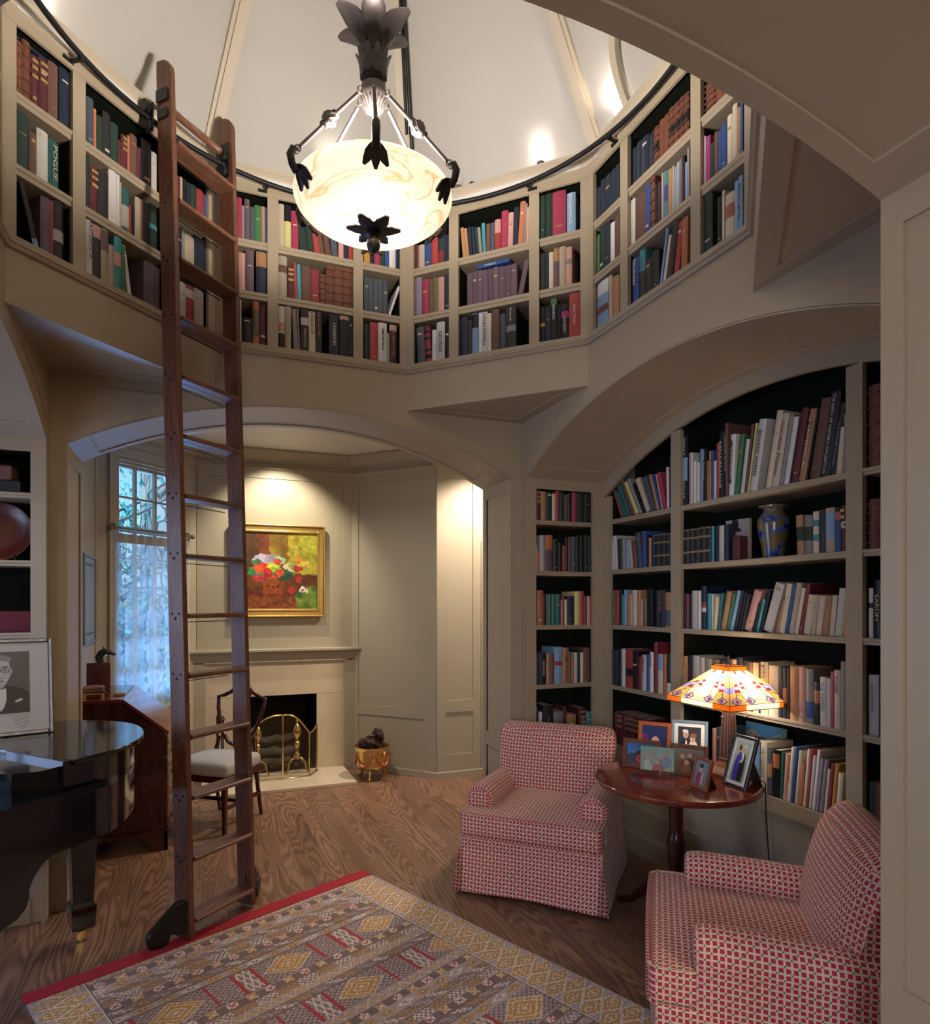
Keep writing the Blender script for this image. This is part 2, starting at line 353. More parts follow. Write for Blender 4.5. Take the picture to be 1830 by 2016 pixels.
struct(arch_wall(frame(180), R, 1.318, 2.512, .345, ZT, .07, frames=False), 'wall_left', paint)
struct(arch_wall(frame(-90), R, .965, 2.677, .165, ZT, .40, spandrel=False), 'wall_front', paint)

# the barrel soffits of the two alcoves
for dg, nm in ((0, 'ceiling_alcove_right'), (180, 'ceiling_alcove_left')):
    mb = MB(frame(dg)); hw, zs, rise = 1.318, 2.512, .345
    az = lambda x: arch_z(x, hw, zs, rise)
    xs = [-hw+2*hw*i/44 for i in range(45)]
    mb.loft([[(x, .07, az(x)), (x, .64, az(x)), (x, .64, az(x)+.05), (x, .07, az(x)+.05)] for x in xs])
    for y0, y1, xa, xb in ((.0, .07, -hw, hw), (.55, .612, -hw, hw), (.07, .55, -hw, -hw+.10), (.07, .55, hw-.10, hw)):
        k = 36 if xb-xa > 1 else 4
        mb.loft([[(x, y0, az(x)-.007), (x, y1, az(x)-.007), (x, y1, az(x)+.002), (x, y0, az(x)+.002)] for x in [xa+(xb-xa)*i/k for i in range(k+1)]])
    struct(mb, nm, paint)
# outer skin of the alcoves so no daylight leaks
slab('wall_outer_right', paint, 2.34, 2.42, -1.95, 1.95, 0, 3.2)
slab('ceiling_alcove_top_right', paint, 1.69, 2.42, -1.95, 1.95, 2.95, 3.0); slab('ceiling_alcove_top_left', paint, -2.42, -1.69, -1.95, 1.95, 2.95, 3.0)
slab('wall_alcove_right', paint, 1.40, 2.36, -1.40, -1.318, 0, 3.0); slab('wall_alcove_left', paint, -2.36, -1.40, -1.40, -1.318, 0, 3.0)

# fascia of the cut corners, soffits under them
for dg, nm in ((45, 'back_right'), (135, 'back_left'), (-45, 'front_right'), (-135, 'front_left')):
    T = frame(dg); mb = MB(T); L = R*sqrt(2)-R+.02
    mb.prism([(-HS, 0), (HS, 0), (0, HS)], ZB, ZT)
    b = .075; h = HS
    inner = [(-h+b*2.4, b), (h-b*2.4, b), (0, h-b*1.4)]
    outer = [(-h, 0), (h, 0), (0, h)]
    for i in range(3):
        j = (i+1) % 3; mb.prism([outer[i], outer[j], inner[j], inner[i]], ZB-.007, ZB+.001)
    struct(mb, 'ceiling_corner_'+nm, paint)

# ------------------------------------------------------------------ mouldings swept round the octagon
def octa_sweep(prof, m, name, n=8, d=R):
    k = 1/cos(pi/8); mb = MB()
    mb.loft([[((d-o)*k*cos(pi/8+i*pi/4), (d-o)*k*sin(pi/8+i*pi/4), z) for o, z in prof] for i in range(8)], loop=True)
    return struct(mb, name, m)
octa_sweep([(-.02, 3.128), (.012, 3.128), (.018, 3.136), (.018, 3.142), (.026, 3.146), (.026, 3.152), (.010, 3.164), (-.02, 3.164)], paint, 'trim_1')
octa_sweep([(-.02, 4.076), (.004, 4.076), (.004, 4.083), (.010, 4.087), (.010, 4.122), (.016, 4.127), (.016, 4.137), (-.30, 4.137), (-.30, 4.120), (-.02, 4.120)], paint, 'trim_2')
octa_sweep([(-.03, 4.13), (-.002, 4.13), (-.002, 4.185), (-.03, 4.185)], white_p, 'trim_3')
octa_sweep([(-.24, 4.178), (-.002, 4.178), (.002, 4.187), (.008, 4.192), (.008, 4.206), (.020, 4.213), (.020, 4.228), (-.01, 4.234), (-.24, 4.234)], cornice, 'trim_4')

# pyramid ceiling over the gallery, rib on each arris
APEX = 6.45; ZC = 4.228; k8 = 1/cos(pi/8); RC = R+.15
ring = [((RC)*k8*cos(pi/8+i*pi/4), RC*k8*sin(pi/8+i*pi/4), ZC) for i in range(8)]
RT = .05; top = [(RT*k8*cos(pi/8+i*pi/4), RT*k8*sin(pi/8+i*pi/4), APEX-.02) for i in range(8)]
mb = MB(); mb.add(ring+top, [(i, (i+1) % 8, 8+(i+1) % 8, 8+i) for i in range(8)]+[tuple(range(8, 16))]); struct(mb, 'ceiling_dome', ceilw)
mb = MB(); q = [(x*1.12, y*1.12, z-.02) for x, y, z in ring]+[(x*1.5, y*1.5, z+.12) for x, y, z in top]
mb.add(q, [(i, (i+1) % 8, 8+(i+1) % 8, 8+i) for i in range(8)]+[tuple(range(8, 16))]); struct(mb, 'roof', ceilw)
for i in range(8):
    a = pi/8+i*pi/4; p0 = Vector((RC*k8*cos(a), RC*k8*sin(a), ZC)); p1 = Vector((.06*cos(a), .06*sin(a), APEX-.08))
    d = (p1-p0).normalized(); sd = Vector((-sin(a), cos(a), 0)); inn = sd.cross(d).normalized(); inn = inn if inn.dot(Vector((-cos(a), -sin(a), 0))) > 0 else -inn
    mb = MB()
    for w, e in ((.042, .030), (.022, .045)):
        mb.loft([[p-sd*w-inn*.02, p+sd*w-inn*.02, p+sd*w+inn*e, p-sd*w+inn*e] for p in (p0, p1)])
    for z0, z1, w, e in ((ZC-.088, ZC-.03, .05, .03), (ZC-.03, ZC+.0, .06, .05)):
        r0 = (R+.03)*k8; mb.box(0, 0, 0, 0, 0, 0) if 0 else mb.loft([[Vector((r*cos(a), r*sin(a), z))+sd*s for r, s in ((r0, -w), (r0, w), (r0-e-.02, w), (r0-e-.02, -w))] for z in (z0, z1)])
    struct(mb, 'trim_rib', cornice)

# ------------------------------------------------------------------ bay with the fireplace
ZC2 = 3.12; K1 = (.757, 3.806); K1l = (-.70, 3.806); K2 = (1.404, 3.10); K2l = (-1.42, 3.086)
fw = MB()
for b in ((-.72, -.376, 0, ZC2), (.399, .78, 0, ZC2), (-.376, .399, .763, ZC2)): fw.box(b[0], b[1], 3.806, 3.88, b[2], b[3])
for x0, x1, z0, z1 in ((-.70, -.62, 1.21, 2.93), (.669, .757, 1.21, 2.93), (-.62, .669, 1.21, 1.30), (-.62, .669, 2.85, 2.93)): fw.box(x0, x1, 3.798, 3.807, z0, z1)
struct(fw, 'wall_fireplace', paint_r)
fb = MB(); fb.box(-.42, -.376, 3.81, 4.3, 0, .82); fb.box(.399, .45, 3.81, 4.3, 0, .82); fb.box(-.42, .45, 4.26, 4.32, 0, .82); fb.box(-.42, .45, 3.81, 4.3, .763, .82); fb.box(-.42, .45, 3.81, 4.3, 0, .02)
struct(fb, 'wall_firebox', soot)
def seg_wall(name, a, b, z1, m, holes=(), strips=(), t=.08):
    """wall from a to b seen from the room with a on the viewer's left; holes and raised strips in (along, z)"""
    a, b = Vector((*a, 0)), Vector((*b, 0)); d = (b-a); Ln = d.length; d.normalize(); n = Vector((-d.y, d.x, 0))
    T = Matrix(((d.x, n.x, 0, a.x), (d.y, n.y, 0, a.y), (0, 0, 1, 0), (0, 0, 0, 1))); mb = MB(T)
    if holes:
        u0, u1, h0, h1 = holes[0]
        for q in ((-.0, u0, 0, z1), (u1, Ln, 0, z1), (u0, u1, 0, h0), (u0, u1, h1, z1)): mb.box(q[0], q[1], 0, t, q[2], q[3])
    else: mb.box(0, Ln, 0, t, 0, z1)
    for q in strips: mb.box(q[0], q[1], -.009, .001, q[2], q[3])
    struct(mb, name, m); return T, Ln
Ld = hypot(K2[0]-K1[0], K2[1]-K1[1])
seg_wall('wall_bay_right', K1, K2, ZC2, paint_r, strips=((0, .079, .0, 2.93), (.831, Ld, 0, 2.93), (.079, .831, .55, .64), (.079, .831, 2.845, 2.93), (.079, .831, 0, .14)))
seg_wall('wall_passage', K2, (2.75, 3.10), ZC2, paint_r, strips=((.0, .088, 0, 2.95), (.088, .37, 0, .22), (.37, .44, 0, 2.95), (.088, .37, .62, .73), (.088, .37, 2.84, 2.95), (.455, .55, 0, 2.25)))
slab('wall_passage_end', paint_r, 2.75, 2.83, 1.80, 3.2, 0, ZC2)
slab('wall_passage_near', paint_r, 1.335, 2.8, 1.80, 1.872, 0, ZC2)
TW, LW = seg_wall('wall_bay_left', K2l, K1l, ZC2, paint_r, holes=((.17, .84, .76, 2.845),), t=.12)
seg_wall('wall_bay_side', (-1.42, 1.872), K2l, ZC2, paint_r, strips=((1.12, 1.15, 0, 2.93), (1.15, 1.214, 0, 2.93)))
slab('wall_bay_side_near', paint_r, -1.6, -1.335, 1.80, 1.872, 0, ZC2)
slab('ceiling_bay', white_p, -1.6, 2.83, 1.84, 3.95, ZC2, ZC2+.06)
def path_sweep(pts, prof, m, name):
    P = [Vector(p) for p in pts]; mb = MB(); rings = []
    for i, p in enumerate(P):
        d0 = (P[i]-P[i-1]).normalized() if i else None; d1 = (P[i+1]-P[i]).normalized() if i < len(P)-1 else None
        n0 = Vector((d0.y, -d0.x)) if d0 else None; n1 = Vector((d1.y, -d1.x)) if d1 else None
        if n0 and n1: b = (n0+n1).normalized(); k = 1/b.dot(n0)
        else: b = n0 or n1; k = 1
        rings.append([(p.x+b.x*k*o, p.y+b.y*k*o, z) for o, z in prof])
    return struct(mb.loft(rings), name, m)
line = [(-1.42, 1.872), K2l, K1l, K1, K2, (2.75, 3.10)]
path_sweep(line, [(-.02, 2.925), (.010, 2.925), (.018, 2.94), (.018, 2.955), (.005, 2.962), (-.02, 2.962)], paint_r, 'trim_5')
path_sweep(line, [(-.02, 3.0), (.012, 3.0), (.014, 3.012), (.03, 3.018), (.034, 3.03), (.05, 3.05), (.085, 3.085), (.10, 3.10), (.10, 3.125), (-.02, 3.125)], paint_r, 'trim_6')
path_sweep([K1, K2, (2.75, 3.10)], [(-.02, 0), (.016, 0), (.016, .055), (.010, .062), (-.02, .062)], paint_r, 'baseboard_bay')
# mantel and marble surround, hearth
mt = MB()
for x0, x1 in ((-.735, -.62), (.669, .79)): mt.box(x0, x1, 3.775, 3.806, 0, 1.10)
mt.box(-.735, .79, 3.775, 3.806, 1.085, 1.175); mt.box(-.64, .69, 3.768, 3.79, 1.085, 1.097)
for o, z0, z1 in ((.012, 1.165, 1.178), (.03, 1.178, 1.19), (.055, 1.19, 1.215)): mt.box(-.735-o, .79+o, 3.775-o, 3.806, z0, z1)
tag(mt.build('fireplace_mantel', paint_r, bevel=.003, seg=1), 'olive painted mantel shelf and surround under the framed flower painting', 'mantel')
sm = MB()
for x0, x1, z0, z1 in ((-.63, -.376, 0, .763), (.399, .672, 0, .763), (-.63, .672, .765, 1.09)): sm.box(x0, x1, 3.788, 3.806, z0, z1)
tag(sm.build('marble_surround', marble), 'cream marble facing around the black firebox opening', 'fireplace')
tag(MB().box(-.66, .665, 3.185, 3.806, 0, .03).build('hearth_slab', marble, bevel=.004), 'cream stone hearth slab on the wooden floor before the fireplace', 'hearth')

# window in the bay's left diagonal wall (local: x along the wall, y outward)
wf = MB(TW)
for q in ((.10, .17, .70, 2.92), (.84, .915, .70, 2.92), (.17, .84, 2.845, 2.92)): wf.box(q[0], q[1], -.022, .001, q[2], q[3])
wf.box(.08, .935, -.045, .06, .735, .762)
for z, o in ((2.845, .0), (2.82, .02), (2.795, .04)): wf.box(.17, .84, o-.005, .09, z-.028, z)
for x0, x1 in ((.17, .20), (.81, .84)): wf.box(x0, x1, .0, .10, .76, 2.82)
win = wf.build('window_1', paint_r, kind='structure')
sash = MB(TW)
xs = (.20, .405, .608, .81)
for x0, x1 in ((.17, .203), (.80, .84)): sash.box(x0, x1, .05, .09, .76, 2.80)
for x in xs[1:3]: sash.box(x-.011, x+.011, .055, .085, .76, 2.80)
for z in (.79, 1.03, 1.28, 1.53, 1.78, 2.02): sash.box(.2, .81, .055, .085, z-.01, z+.01)
sash.box(.2, .81, .045, .09, 2.235, 2.285); sash.box(.2, .81, .055, .085, 2.517, 2.535); sash.box(.2, .81, .05, .09, 2.765, 2.80); sash.box(.2, .81, .05, .09, .76, .80)
sash.build('window_frame', paint_r, win)
MB(TW).box(.19, .82, .068, .072, .77, 2.80).build('window_pane', glassm, win)

# ------------------------------------------------------------------ rear room the camera stands in
slab('wall_rear_left', paint, -3.28, -3.2, -5.5, -1.4, 0, 3.1); slab('wall_rear_right', paint, 3.2, 3.28, -5.5, -1.4, 0, 3.1)
for x0, x1 in ((-3.28, -R+.0), (R, 3.28)): slab('wall_front_%s' % ('left' if x0 < 0 else 'right'), paint, x0, x1, -1.807, -1.407, 0, 3.13)
rb = MB()
for q in ((-3.28, -3.35+.0, 0, 3.1), (-1.75, 3.28, 0, 3.1), (-3.28, -1.75, 0, .9), (-3.28, -1.75, 2.8, 3.1)): rb.box(min(q[0], q[1]), max(q[0], q[1]), -5.5, -5.42, q[2], q[3])  # opening made up for the rear fill light
struct(rb, 'wall_rear', paint)
slab('ceiling_rear', white_p, -3.28, 3.28, -5.5, -1.6, 3.1, 3.16)
# jamb panels of the near arch seen at the frame's edge have their own raised frames in wall_front
# ------------------------------------------------------------------ built-in bookcases
def shelf_board(T, x0, x1, y0, y1, z, th, parent):
    mb = MB(T); prof = [(y1, z), (y0, z), (y0-.003, z-.003), (y0-.003, z-th*.45), (y0+.003, z-th*.55), (y0+.003, z-th), (y1, z-th)]
    mb.loft([[(x, y, zz) for y, zz in prof] for x in (x0, x1)]); return mb.build('shelf', paint, parent)
def gallery_case(deg, label):
    T = frame(deg); root = thing('built_in_bookcase', label, 'bookcase', T @ TR(0, 0, ZT), 'painted bookcases of the gallery')
    L = TR(0, 0, -ZT); f = MB(L)
    for x0, x1 in ((-HS, -.537), (-.287, -.224), (.232, .293), (.537, HS)): f.box(x0, x1, 0, .022, ZT+.03, 4.125)
    for x0, x1 in ((-.537, -.287), (-.224, .232), (.293, .537)): f.box(x0, x1, 0, .022, ZT+.03, ZG0); f.box(x0, x1, 0, .022, ZG1, 4.125)
    f.build('face_frame', paint, root)
    MB(L).box(-HS-.08, HS+.08, .26, .275, ZT, 4.13).build('back_panel', dkgreen, root)
    for x0, x1 in ((-.557, -.537), (-.287, -.224), (.232, .293), (.537, .557)): MB(L).box(x0, x1, .022, .26, ZG0, ZG1).build('side_panel', dkgreen, root)
    MB(L).box(-HS, HS, .01, .27, ZT+.01, ZG0).build('bottom_board', paint, root); MB(L).box(-HS, HS, .01, .27, ZG1, ZG1+.03).build('top_board', dkgreen, root)
    for x0, x1 in ((-.537, -.287), (-.224, .232), (.293, .537)):
        for z in (3.802, 3.498): shelf_board(L, x0, x1, .006, .26, z, .044, root)
    return root
for deg, lb in ((135, 'painted three-bay gallery bookcase behind the oak ladder'), (90, 'painted three-bay gallery bookcase over the fireplace arch'),
                (45, 'painted three-bay gallery bookcase above the corner soffit by the chandelier'), (0, 'painted three-bay gallery bookcase over the lamp alcove arch'),
                (-45, 'painted gallery bookcase beyond the ceiling beam, seen edge on'), (180, 'painted gallery bookcase over the piano alcove')): gallery_case(deg, lb)
for deg, nm in ((-90, 'front'), (-135, 'front_corner'), ): struct(MB(frame(deg)).box(-HS-.02, HS+.02, 0, .03, ZT, 4.13), 'wall_gallery_'+nm, paint)

SH = (2.235, 1.884, 1.501, 1.082, .678)
# alcove bookcase, three bays under the arch
T = frame(0, 2.018); root = thing('built_in_bookcase', 'wide three-bay alcove bookcase with arched top behind the round table', 'bookcase', T)
bays = ((-1.24, -.617), (-.533, .515), (.592, 1.24)); zin = lambda x: 2.765-2.567+sqrt(2.567**2-x*x); zo = lambda x: arch_z(x, 1.318, 2.512, .345)+.01
f = MB()
xs = [-1.318+2.636*i/40 for i in range(41)]
f.loft([[(x, 0, zin(x)), (x, .025, zin(x)), (x, .025, zo(x)), (x, 0, zo(x))] for x in xs])
for x0, x1 in ((-1.318, -1.24), (-.617, -.533), (.515, .592), (1.24, 1.318)): f.box(x0, x1, 0, .025, .60, min(zin(x0), zin(x1))+.002)
for x0, x1 in bays: f.box(x0, x1, 0, .025, .60, .678)
f.build('face_frame', paint, root)
k = MB().box(-1.318, 1.318, .015, .04, 0, .60); k.box(-1.318, 1.318, 0, .016, 0, .13); k.box(-1.318, 1.318, .007, .016, .13, .142); k.box(-1.318, 1.318, .006, .016, .30, .312)
k.build('plinth', paint, root)
MB().box(-1.33, 1.33, .285, .30, .60, 2.9).build('back_panel', dkgreen, root)
for x0, x1 in ((-1.262, -1.24), (-.617, -.533), (.515, .592), (1.24, 1.262)): MB().box(x0, x1, .025, .285, .678, min(zin(x0), zin(x1))).build('side_panel', dkgreen, root)
MB().box(-1.3, 1.3, .012, .285, .65, .678).build('bottom_board', paint, root)
for x0, x1 in bays:
    for z in SH[:4]: shelf_board(I4, x0, x1, .004, .285, z, .03, root)
# narrow bookcases in the alcoves' side walls
def side_case(sx, label):
    T = frame(90, 1.318); root = thing('built_in_bookcase', label, 'bookcase', T @ TR(1.7*sx, 0, 0)); L = TR(-1.7*sx, 0, 0)
    q = lambda a, b: (a, b) if sx > 0 else (-b, -a)
    f = MB(L); x0, x1 = q(1.928, 2.06); f.box(x0, x1, 0, .022, 0, 2.56); x0, x1 = q(1.476, 1.928); f.box(x0, x1, 0, .022, 2.435, 2.56); f.box(x0, x1, 0, .022, 0, .678); f.box(x0, x1, -.01, .001, 0, .13)
    f.build('face_frame', paint, root)
    MB(L).box(x0, x1, .235, .25, 0, 2.56).build('back_panel', dkgreen, root)
    for a, b in (q(1.456, 1.476), q(1.928, 1.948)): MB(L).box(a, b, .022, .235, .6, 2.5).build('side_panel', dkgreen, root)
    MB(L).box(x0, x1, .01, .235, .65, .678).build('bottom_board', paint, root); MB(L).box(x0, x1, .01, .235, 2.435, 2.46).build('top_board', dkgreen, root)
    for z in (2.222, 1.872, 1.500, 1.092): shelf_board(L, x0, x1, .004, .235, z, .03, root)
side_case(1, 'narrow painted bookcase between the arch pier and the lamp alcove')
side_case(-1, 'narrow painted bookcase beside the piano with a red plate')
mb = MB()
for y0, y1, z0, z1 in ((-1.6, -.20, 0, 3.2), (1.10, 1.95, 0, 3.2), (-.20, 1.10, 0, .25), (-.20, 1.10, 2.4, 3.2)): mb.box(-2.10, -2.03, y0, y1, z0, z1)
struct(mb, 'wall_alcove_left_back', paint)
mb = MB()
for y0, y1, z0, z1 in ((-.27, -.20, .18, 2.47), (1.10, 1.17, .18, 2.47), (-.20, 1.10, 2.4, 2.47), (-.20, 1.10, .18, .25), (.43, .48, .25, 2.4)): mb.box(-2.05, -2.01, y0, y1, z0, z1)
for y in (.12, .78): mb.box(-2.07, -2.05, y-.01, y+.01, .25, 2.4)
for z in (.68, 1.11, 1.54, 1.97): mb.box(-2.07, -2.05, -.20, 1.10, z-.01, z+.01)
win2 = struct(mb, 'window_2', paint); MB().box(-2.065, -2.06, -.20, 1.10, .25, 2.4).build('window_pane', glassm, win2)
# ------------------------------------------------------------------ books
PAL = {'k': ('16151a', 'black'), 'K': ('2c2b30', 'charcoal'), 'n': ('1d2a42', 'navy'), 'b': ('20509c', 'blue'), 'B': ('7ba6cf', 'pale blue'), 's': ('4c5664', 'slate grey'),
 't': ('1f6a66', 'teal'), 'T': ('2f9aa6', 'turquoise'), 'g': ('1f3d35', 'dark green'), 'G': ('3c7a48', 'green'), 'o': ('6d6840', 'olive'), 'y': ('d3cf7e', 'pale yellow'), 'Y': ('c98f22', 'mustard'),
 'O': ('c4703f', 'orange'), 'r': ('b0302f', 'red'), 'R': ('ab2450', 'crimson'), 'm': ('64222f', 'maroon'), 'p': ('6b5365', 'mauve'), 'P': ('d59a8f', 'pink'), 'l': ('8d8399', 'lavender grey'),
 'w': ('dcdad8', 'white'), 'c': ('dccdb0', 'cream'), 'e': ('b9a98f', 'beige'), 'u': ('704a3e', 'brown'), 'U': ('b98452', 'tan'), 'a': ('8f8c8a', 'grey'), 'A': ('c3c1be', 'light grey'),
 'L': ('7a3f26', 'leather brown'), 'E': ('2a2827', 'black gold-banded'), 'M': ('b02a86', 'magenta'), 'D': ('8c2230', 'wine red')}
def faded(h, k=.84): c = srgb(h); m = sum(c)/3; return tuple((m+(x-m)*k)*.95 for x in c)
for kx, (hx, nm) in PAL.items(): mat('book_'+nm.replace(' ', '_'), faded(hx), .45 if kx not in 'Lmgu' else .55, noise=.22 if kx == 'L' else .06, nscale=35, jitter=.14)
bm_ = lambda k: MATS['book_'+PAL[k][1].replace(' ', '_')]
giltm = mat('gilt', (.55, .40, .16), .4, .6)
FR = {'A': (0, 0, 480/1466), 'B': (440, 340, 390/1830), 'C': (780, 340, 400/1830), 'D': (1130, 100, 400/1440), 'N': (1020, 680, 400/1830), 'Q': (1030, 1000, 310/1453), 'V': (1320, 680, 440/1830), 'W': (1320, 1100, 440/1643), 'X': (1160, 1260, 400/1830)}
# wall frame, shelf height, cell height, spine plane offset, zoom frame, books "x0,x1,ytop,colour,lean,opts"
GA, GB, GC, GD = frame(135), frame(90), frame(45), frame(0); NM, NS = frame(0, 2.018), frame(90, 1.318)
GZ = (3.802, 3.498, 3.19)
WN = {'A': (GA, 'gallery behind the ladder'), 'B': (GB, 'gallery over the arch'), 'C': (GC, 'gallery beside the chandelier'), 'D': (GD, 'gallery over the alcove')}
CELLS = []
def gal(w, bay, rows):
    bn = ('left bay', 'wide bay', 'right bay')[bay]; bx = ((-.537, -.287), (-.224, .232), (.293, .537))[bay]
    for i, s in enumerate(rows): CELLS.append((WN[w][0], GZ[i], .262, .016, w, s, '%s shelf, %s, %s' % (('top', 'middle', 'bottom')[i], bn, WN[w][1]), bx, 'books in the gallery bookcases', .20))
gal('A', 0, ("95,133,245,L|133,182,245,L|184,230,335,m|232,288,355,m|290,350,380,u|357,436,420,n",
 "96,175,680,g|178,222,800,u|222,290,785,w|290,354,850,t,,tPOGUE/c/.15/.9",
 "205,240,1150,k,-88,lB/0/.14|245,308,1190,p|309,322,1205,r|323,384,1210,k,,l A/.3/.5"))
gal('A', 1, ("522,565,590,s|566,582,655,O|584,618,700,g|619,666,680,K|667,714,745,g|714,728,840,m|729,768,815,m|769,782,815,O|783,825,815,u|826,850,890,m|851,912,850,k|913,945,920,A",
 "522,539,930,g|540,590,1005,m|592,654,1035,K|655,704,1022,w|705,722,1050,w|723,733,1095,e|734,777,1135,t,,lA/.1/.6|778,791,1235,r|793,812,1240,k|813,850,1190,e|851,862,1200,u|863,898,1225,K|900,946,1235,g,,lT/.45/.55",
 "520,558,1315,w,,tIACOCCA/k/.3/.98|560,608,1335,K,,lP/.75/.98|609,655,1360,e,,lp/.6/.98|656,687,1475,e|688,733,1425,T,,lP/.45/.7|735,760,1480,G|775,796,1500,w,-40|866,962,1590,p"))
gal('A', 2, ("1066,1085,1060,m|1086,1100,1065,e|1101,1125,1080,k|1126,1147,1100,n|1148,1183,1115,g|1184,1228,1145,r|1229,1255,1175,b",
 "1060,1095,1380,n|1096,1112,1385,a|1113,1170,1415,e|1171,1257,1440,n", "1058,1079,1695,w|1080,1119,1700,w|1120,1168,1720,r,,lw/.7/.9|1169,1226,1745,A"))
gal('B', 0, ("20,66,200,u|67,117,215,n|118,168,230,R|169,191,300,a|192,240,245,p|241,282,315,s|283,347,303,G|349,382,310,U|383,407,320,b",
 "20,80,730,K|82,133,760,m|135,200,740,P|205,280,715,p|300,398,715,n,,lU/.62/.96", "60,148,1200,K|150,164,1170,w|165,262,1340,k|270,328,1180,O,,lo/.2/.8|330,395,1225,m"))
gal('B', 1, ("505,558,265,e|559,622,295,k,,ly/.02/.62|623,692,355,R|706,775,320,g,-40|777,838,400,g,-35|843,890,470,r,-40|892,938,500,u,-45|945,1000,530,u,-40|1003,1058,560,s,-25|1062,1108,600,P|1109,1152,630,n|1155,1200,660,r",
 "508,584,770,e,,lu/.6/.78|590,652,870,m|655,682,835,r,-12|683,718,845,T,-8|719,803,865,u|806,884,895,D|888,945,940,L|946,1022,860,L|1023,1108,870,L|1109,1195,885,L",
 "508,563,1235,w,,lP/.4/.62;lk/0/.36|566,623,1235,e|650,692,1262,l,-22|695,708,1245,U,-18|712,786,1245,K,,lA/.62/.8;tTEAM OF RIVALS/c/.1/.55|790,850,1285,c,-6,tLINCOLN/k/.45/.97|853,912,1275,K,-5,tRISE TO GREATNESS/Y/.38/.97|975,1062,1312,n,,tLINDBERGH/w/.25/.78|1072,1158,1320,k,,lP/.9/.99|1160,1204,1325,g"))
gal('B', 2, ("1298,1352,670,Y|1353,1392,690,n|1394,1448,700,R|1449,1492,690,g,,lU/.2/.25|1493,1530,690,b|1531,1590,690,w|1592,1628,700,n",
 "1298,1343,965,s|1344,1388,975,s|1389,1432,985,s|1433,1472,990,s|1473,1520,1000,s|1519,1542,1035,w,90", "1298,1352,1400,K|1353,1428,1385,r|1429,1508,1388,w,,tJAMES MONROE/k/.3/.85|1512,1530,1480,e|1532,1600,1395,K,,lP/.82/.96;tROBERT MORRIS/O/.15/.8"))
gal('C', 0, ("160,196,650,m|197,250,650,e|252,308,610,b|312,370,585,r|372,425,565,D,,lg/.45/.95|426,456,560,n|457,480,550,n",
 "163,226,945,l|229,288,962,R|289,326,960,u,,lw/.6/.85|327,373,945,o|374,428,940,P|430,479,920,n", "190,258,1390,s,-14|262,318,1380,R,-22,lk/.1/.2;lk/.3/.36;lk/.62/.7;lk/.8/.88;lk/.93/.97|320,355,1415,w|359,434,1345,A,,tGEORGE/s/.2/.75|436,480,1335,k"))
gal('C', 1, ("597,626,490,U,-24|627,655,495,U,-24|660,684,485,n,-20|690,716,480,n,-22|720,744,485,g,-20|746,772,487,a,-20|778,806,450,T,-14|808,845,460,u|848,881,448,s|884,938,418,r,,lP/.55/.98|939,998,345,R,8|1001,1046,360,P,8|1048,1090,312,n,12|1092,1140,265,O,24|1144,1163,280,a,18|1167,1190,310,P,8",
 "634,684,905,p|685,727,890,p|728,775,880,p|776,820,875,p|821,866,865,p|867,921,850,p|924,976,845,p|978,1030,835,p|1031,1084,820,p|1090,1135,800,p,62",
 "568,639,1305,n|640,677,1325,K|680,735,1270,B,,lk/.65/.98|740,768,1260,w,,lr/.85/.98;ln/0/.3|769,819,1255,w,,tCOLIN POWELL/k/.15/.97|820,852,1265,c|853,924,1230,u|930,982,1272,s|986,1076,1205,K,,tRoosevelt/w/.65/.95;la/.4/.55"))
gal('C', 2, ("1293,1337,195,g|1342,1402,190,g|1405,1525,150,R|1535,1611,180,B,,tBIOGRAPHICAL/w/.2/.95",
 "1293,1341,725,K|1342,1370,715,n|1372,1412,715,c|1415,1463,675,p,,lU/.66/.98|1466,1524,665,e|1527,1580,668,P,,la/.55/.68",
 "1293,1337,1210,k,,lY/.45/.55|1340,1387,1205,n|1388,1446,1135,k,,lG/.85/1;tMORNINGS/w/.5/.84|1449,1477,1185,k|1480,1552,1180,k,,lM/.6/.78;tROOSEVELT/w/.15/.6|1555,1652,1075,r,,tMARK TWAIN/w/.3/.72"))
gal('D', 0, ("152,183,975,n|184,214,915,n|215,262,880,n|263,290,840,n|291,316,810,n",
 "130,157,1340,K|158,176,1305,G|178,210,1240,g|211,251,1215,n|253,282,1220,w,,lb/.6/.9|283,316,1170,u", "137,160,1690,m|161,238,1630,B,,lw/.7/.98;ld/.3/.45|240,265,1595,e|267,314,1600,U"))
gal('D', 1, ("410,440,690,n|441,473,645,n|474,526,610,n|529,558,590,n|561,598,540,L,,lk/.3/.6|599,632,490,L,,lk/.3/.6|633,666,455,L,,lk/.3/.6|667,704,405,L,,lk/.3/.6|705,740,370,L,,lk/.3/.6|741,775,330,L,,lk/.3/.6|776,811,300,L,,lk/.3/.6",
 "374,393,1075,c|394,428,1055,w|429,498,1020,u|499,536,950,b|538,568,895,L|569,584,945,k|586,612,930,K|614,627,865,P|629,658,855,T,,lb/.35/.7|660,689,840,U|690,704,815,e|706,721,820,B|722,738,790,e|739,750,775,T|751,762,755,R|763,780,745,k|781,794,790,B|795,811,690,a",
 "410,453,1470,b,,tTRUMAN/w/.4/.98|456,500,1415,T,,lK/0/.55|503,545,1480,K|549,596,1420,K|597,612,1300,B,50|620,640,1345,c,45|648,688,1260,K,48|697,735,1245,r,40|752,795,1190,O,8"))
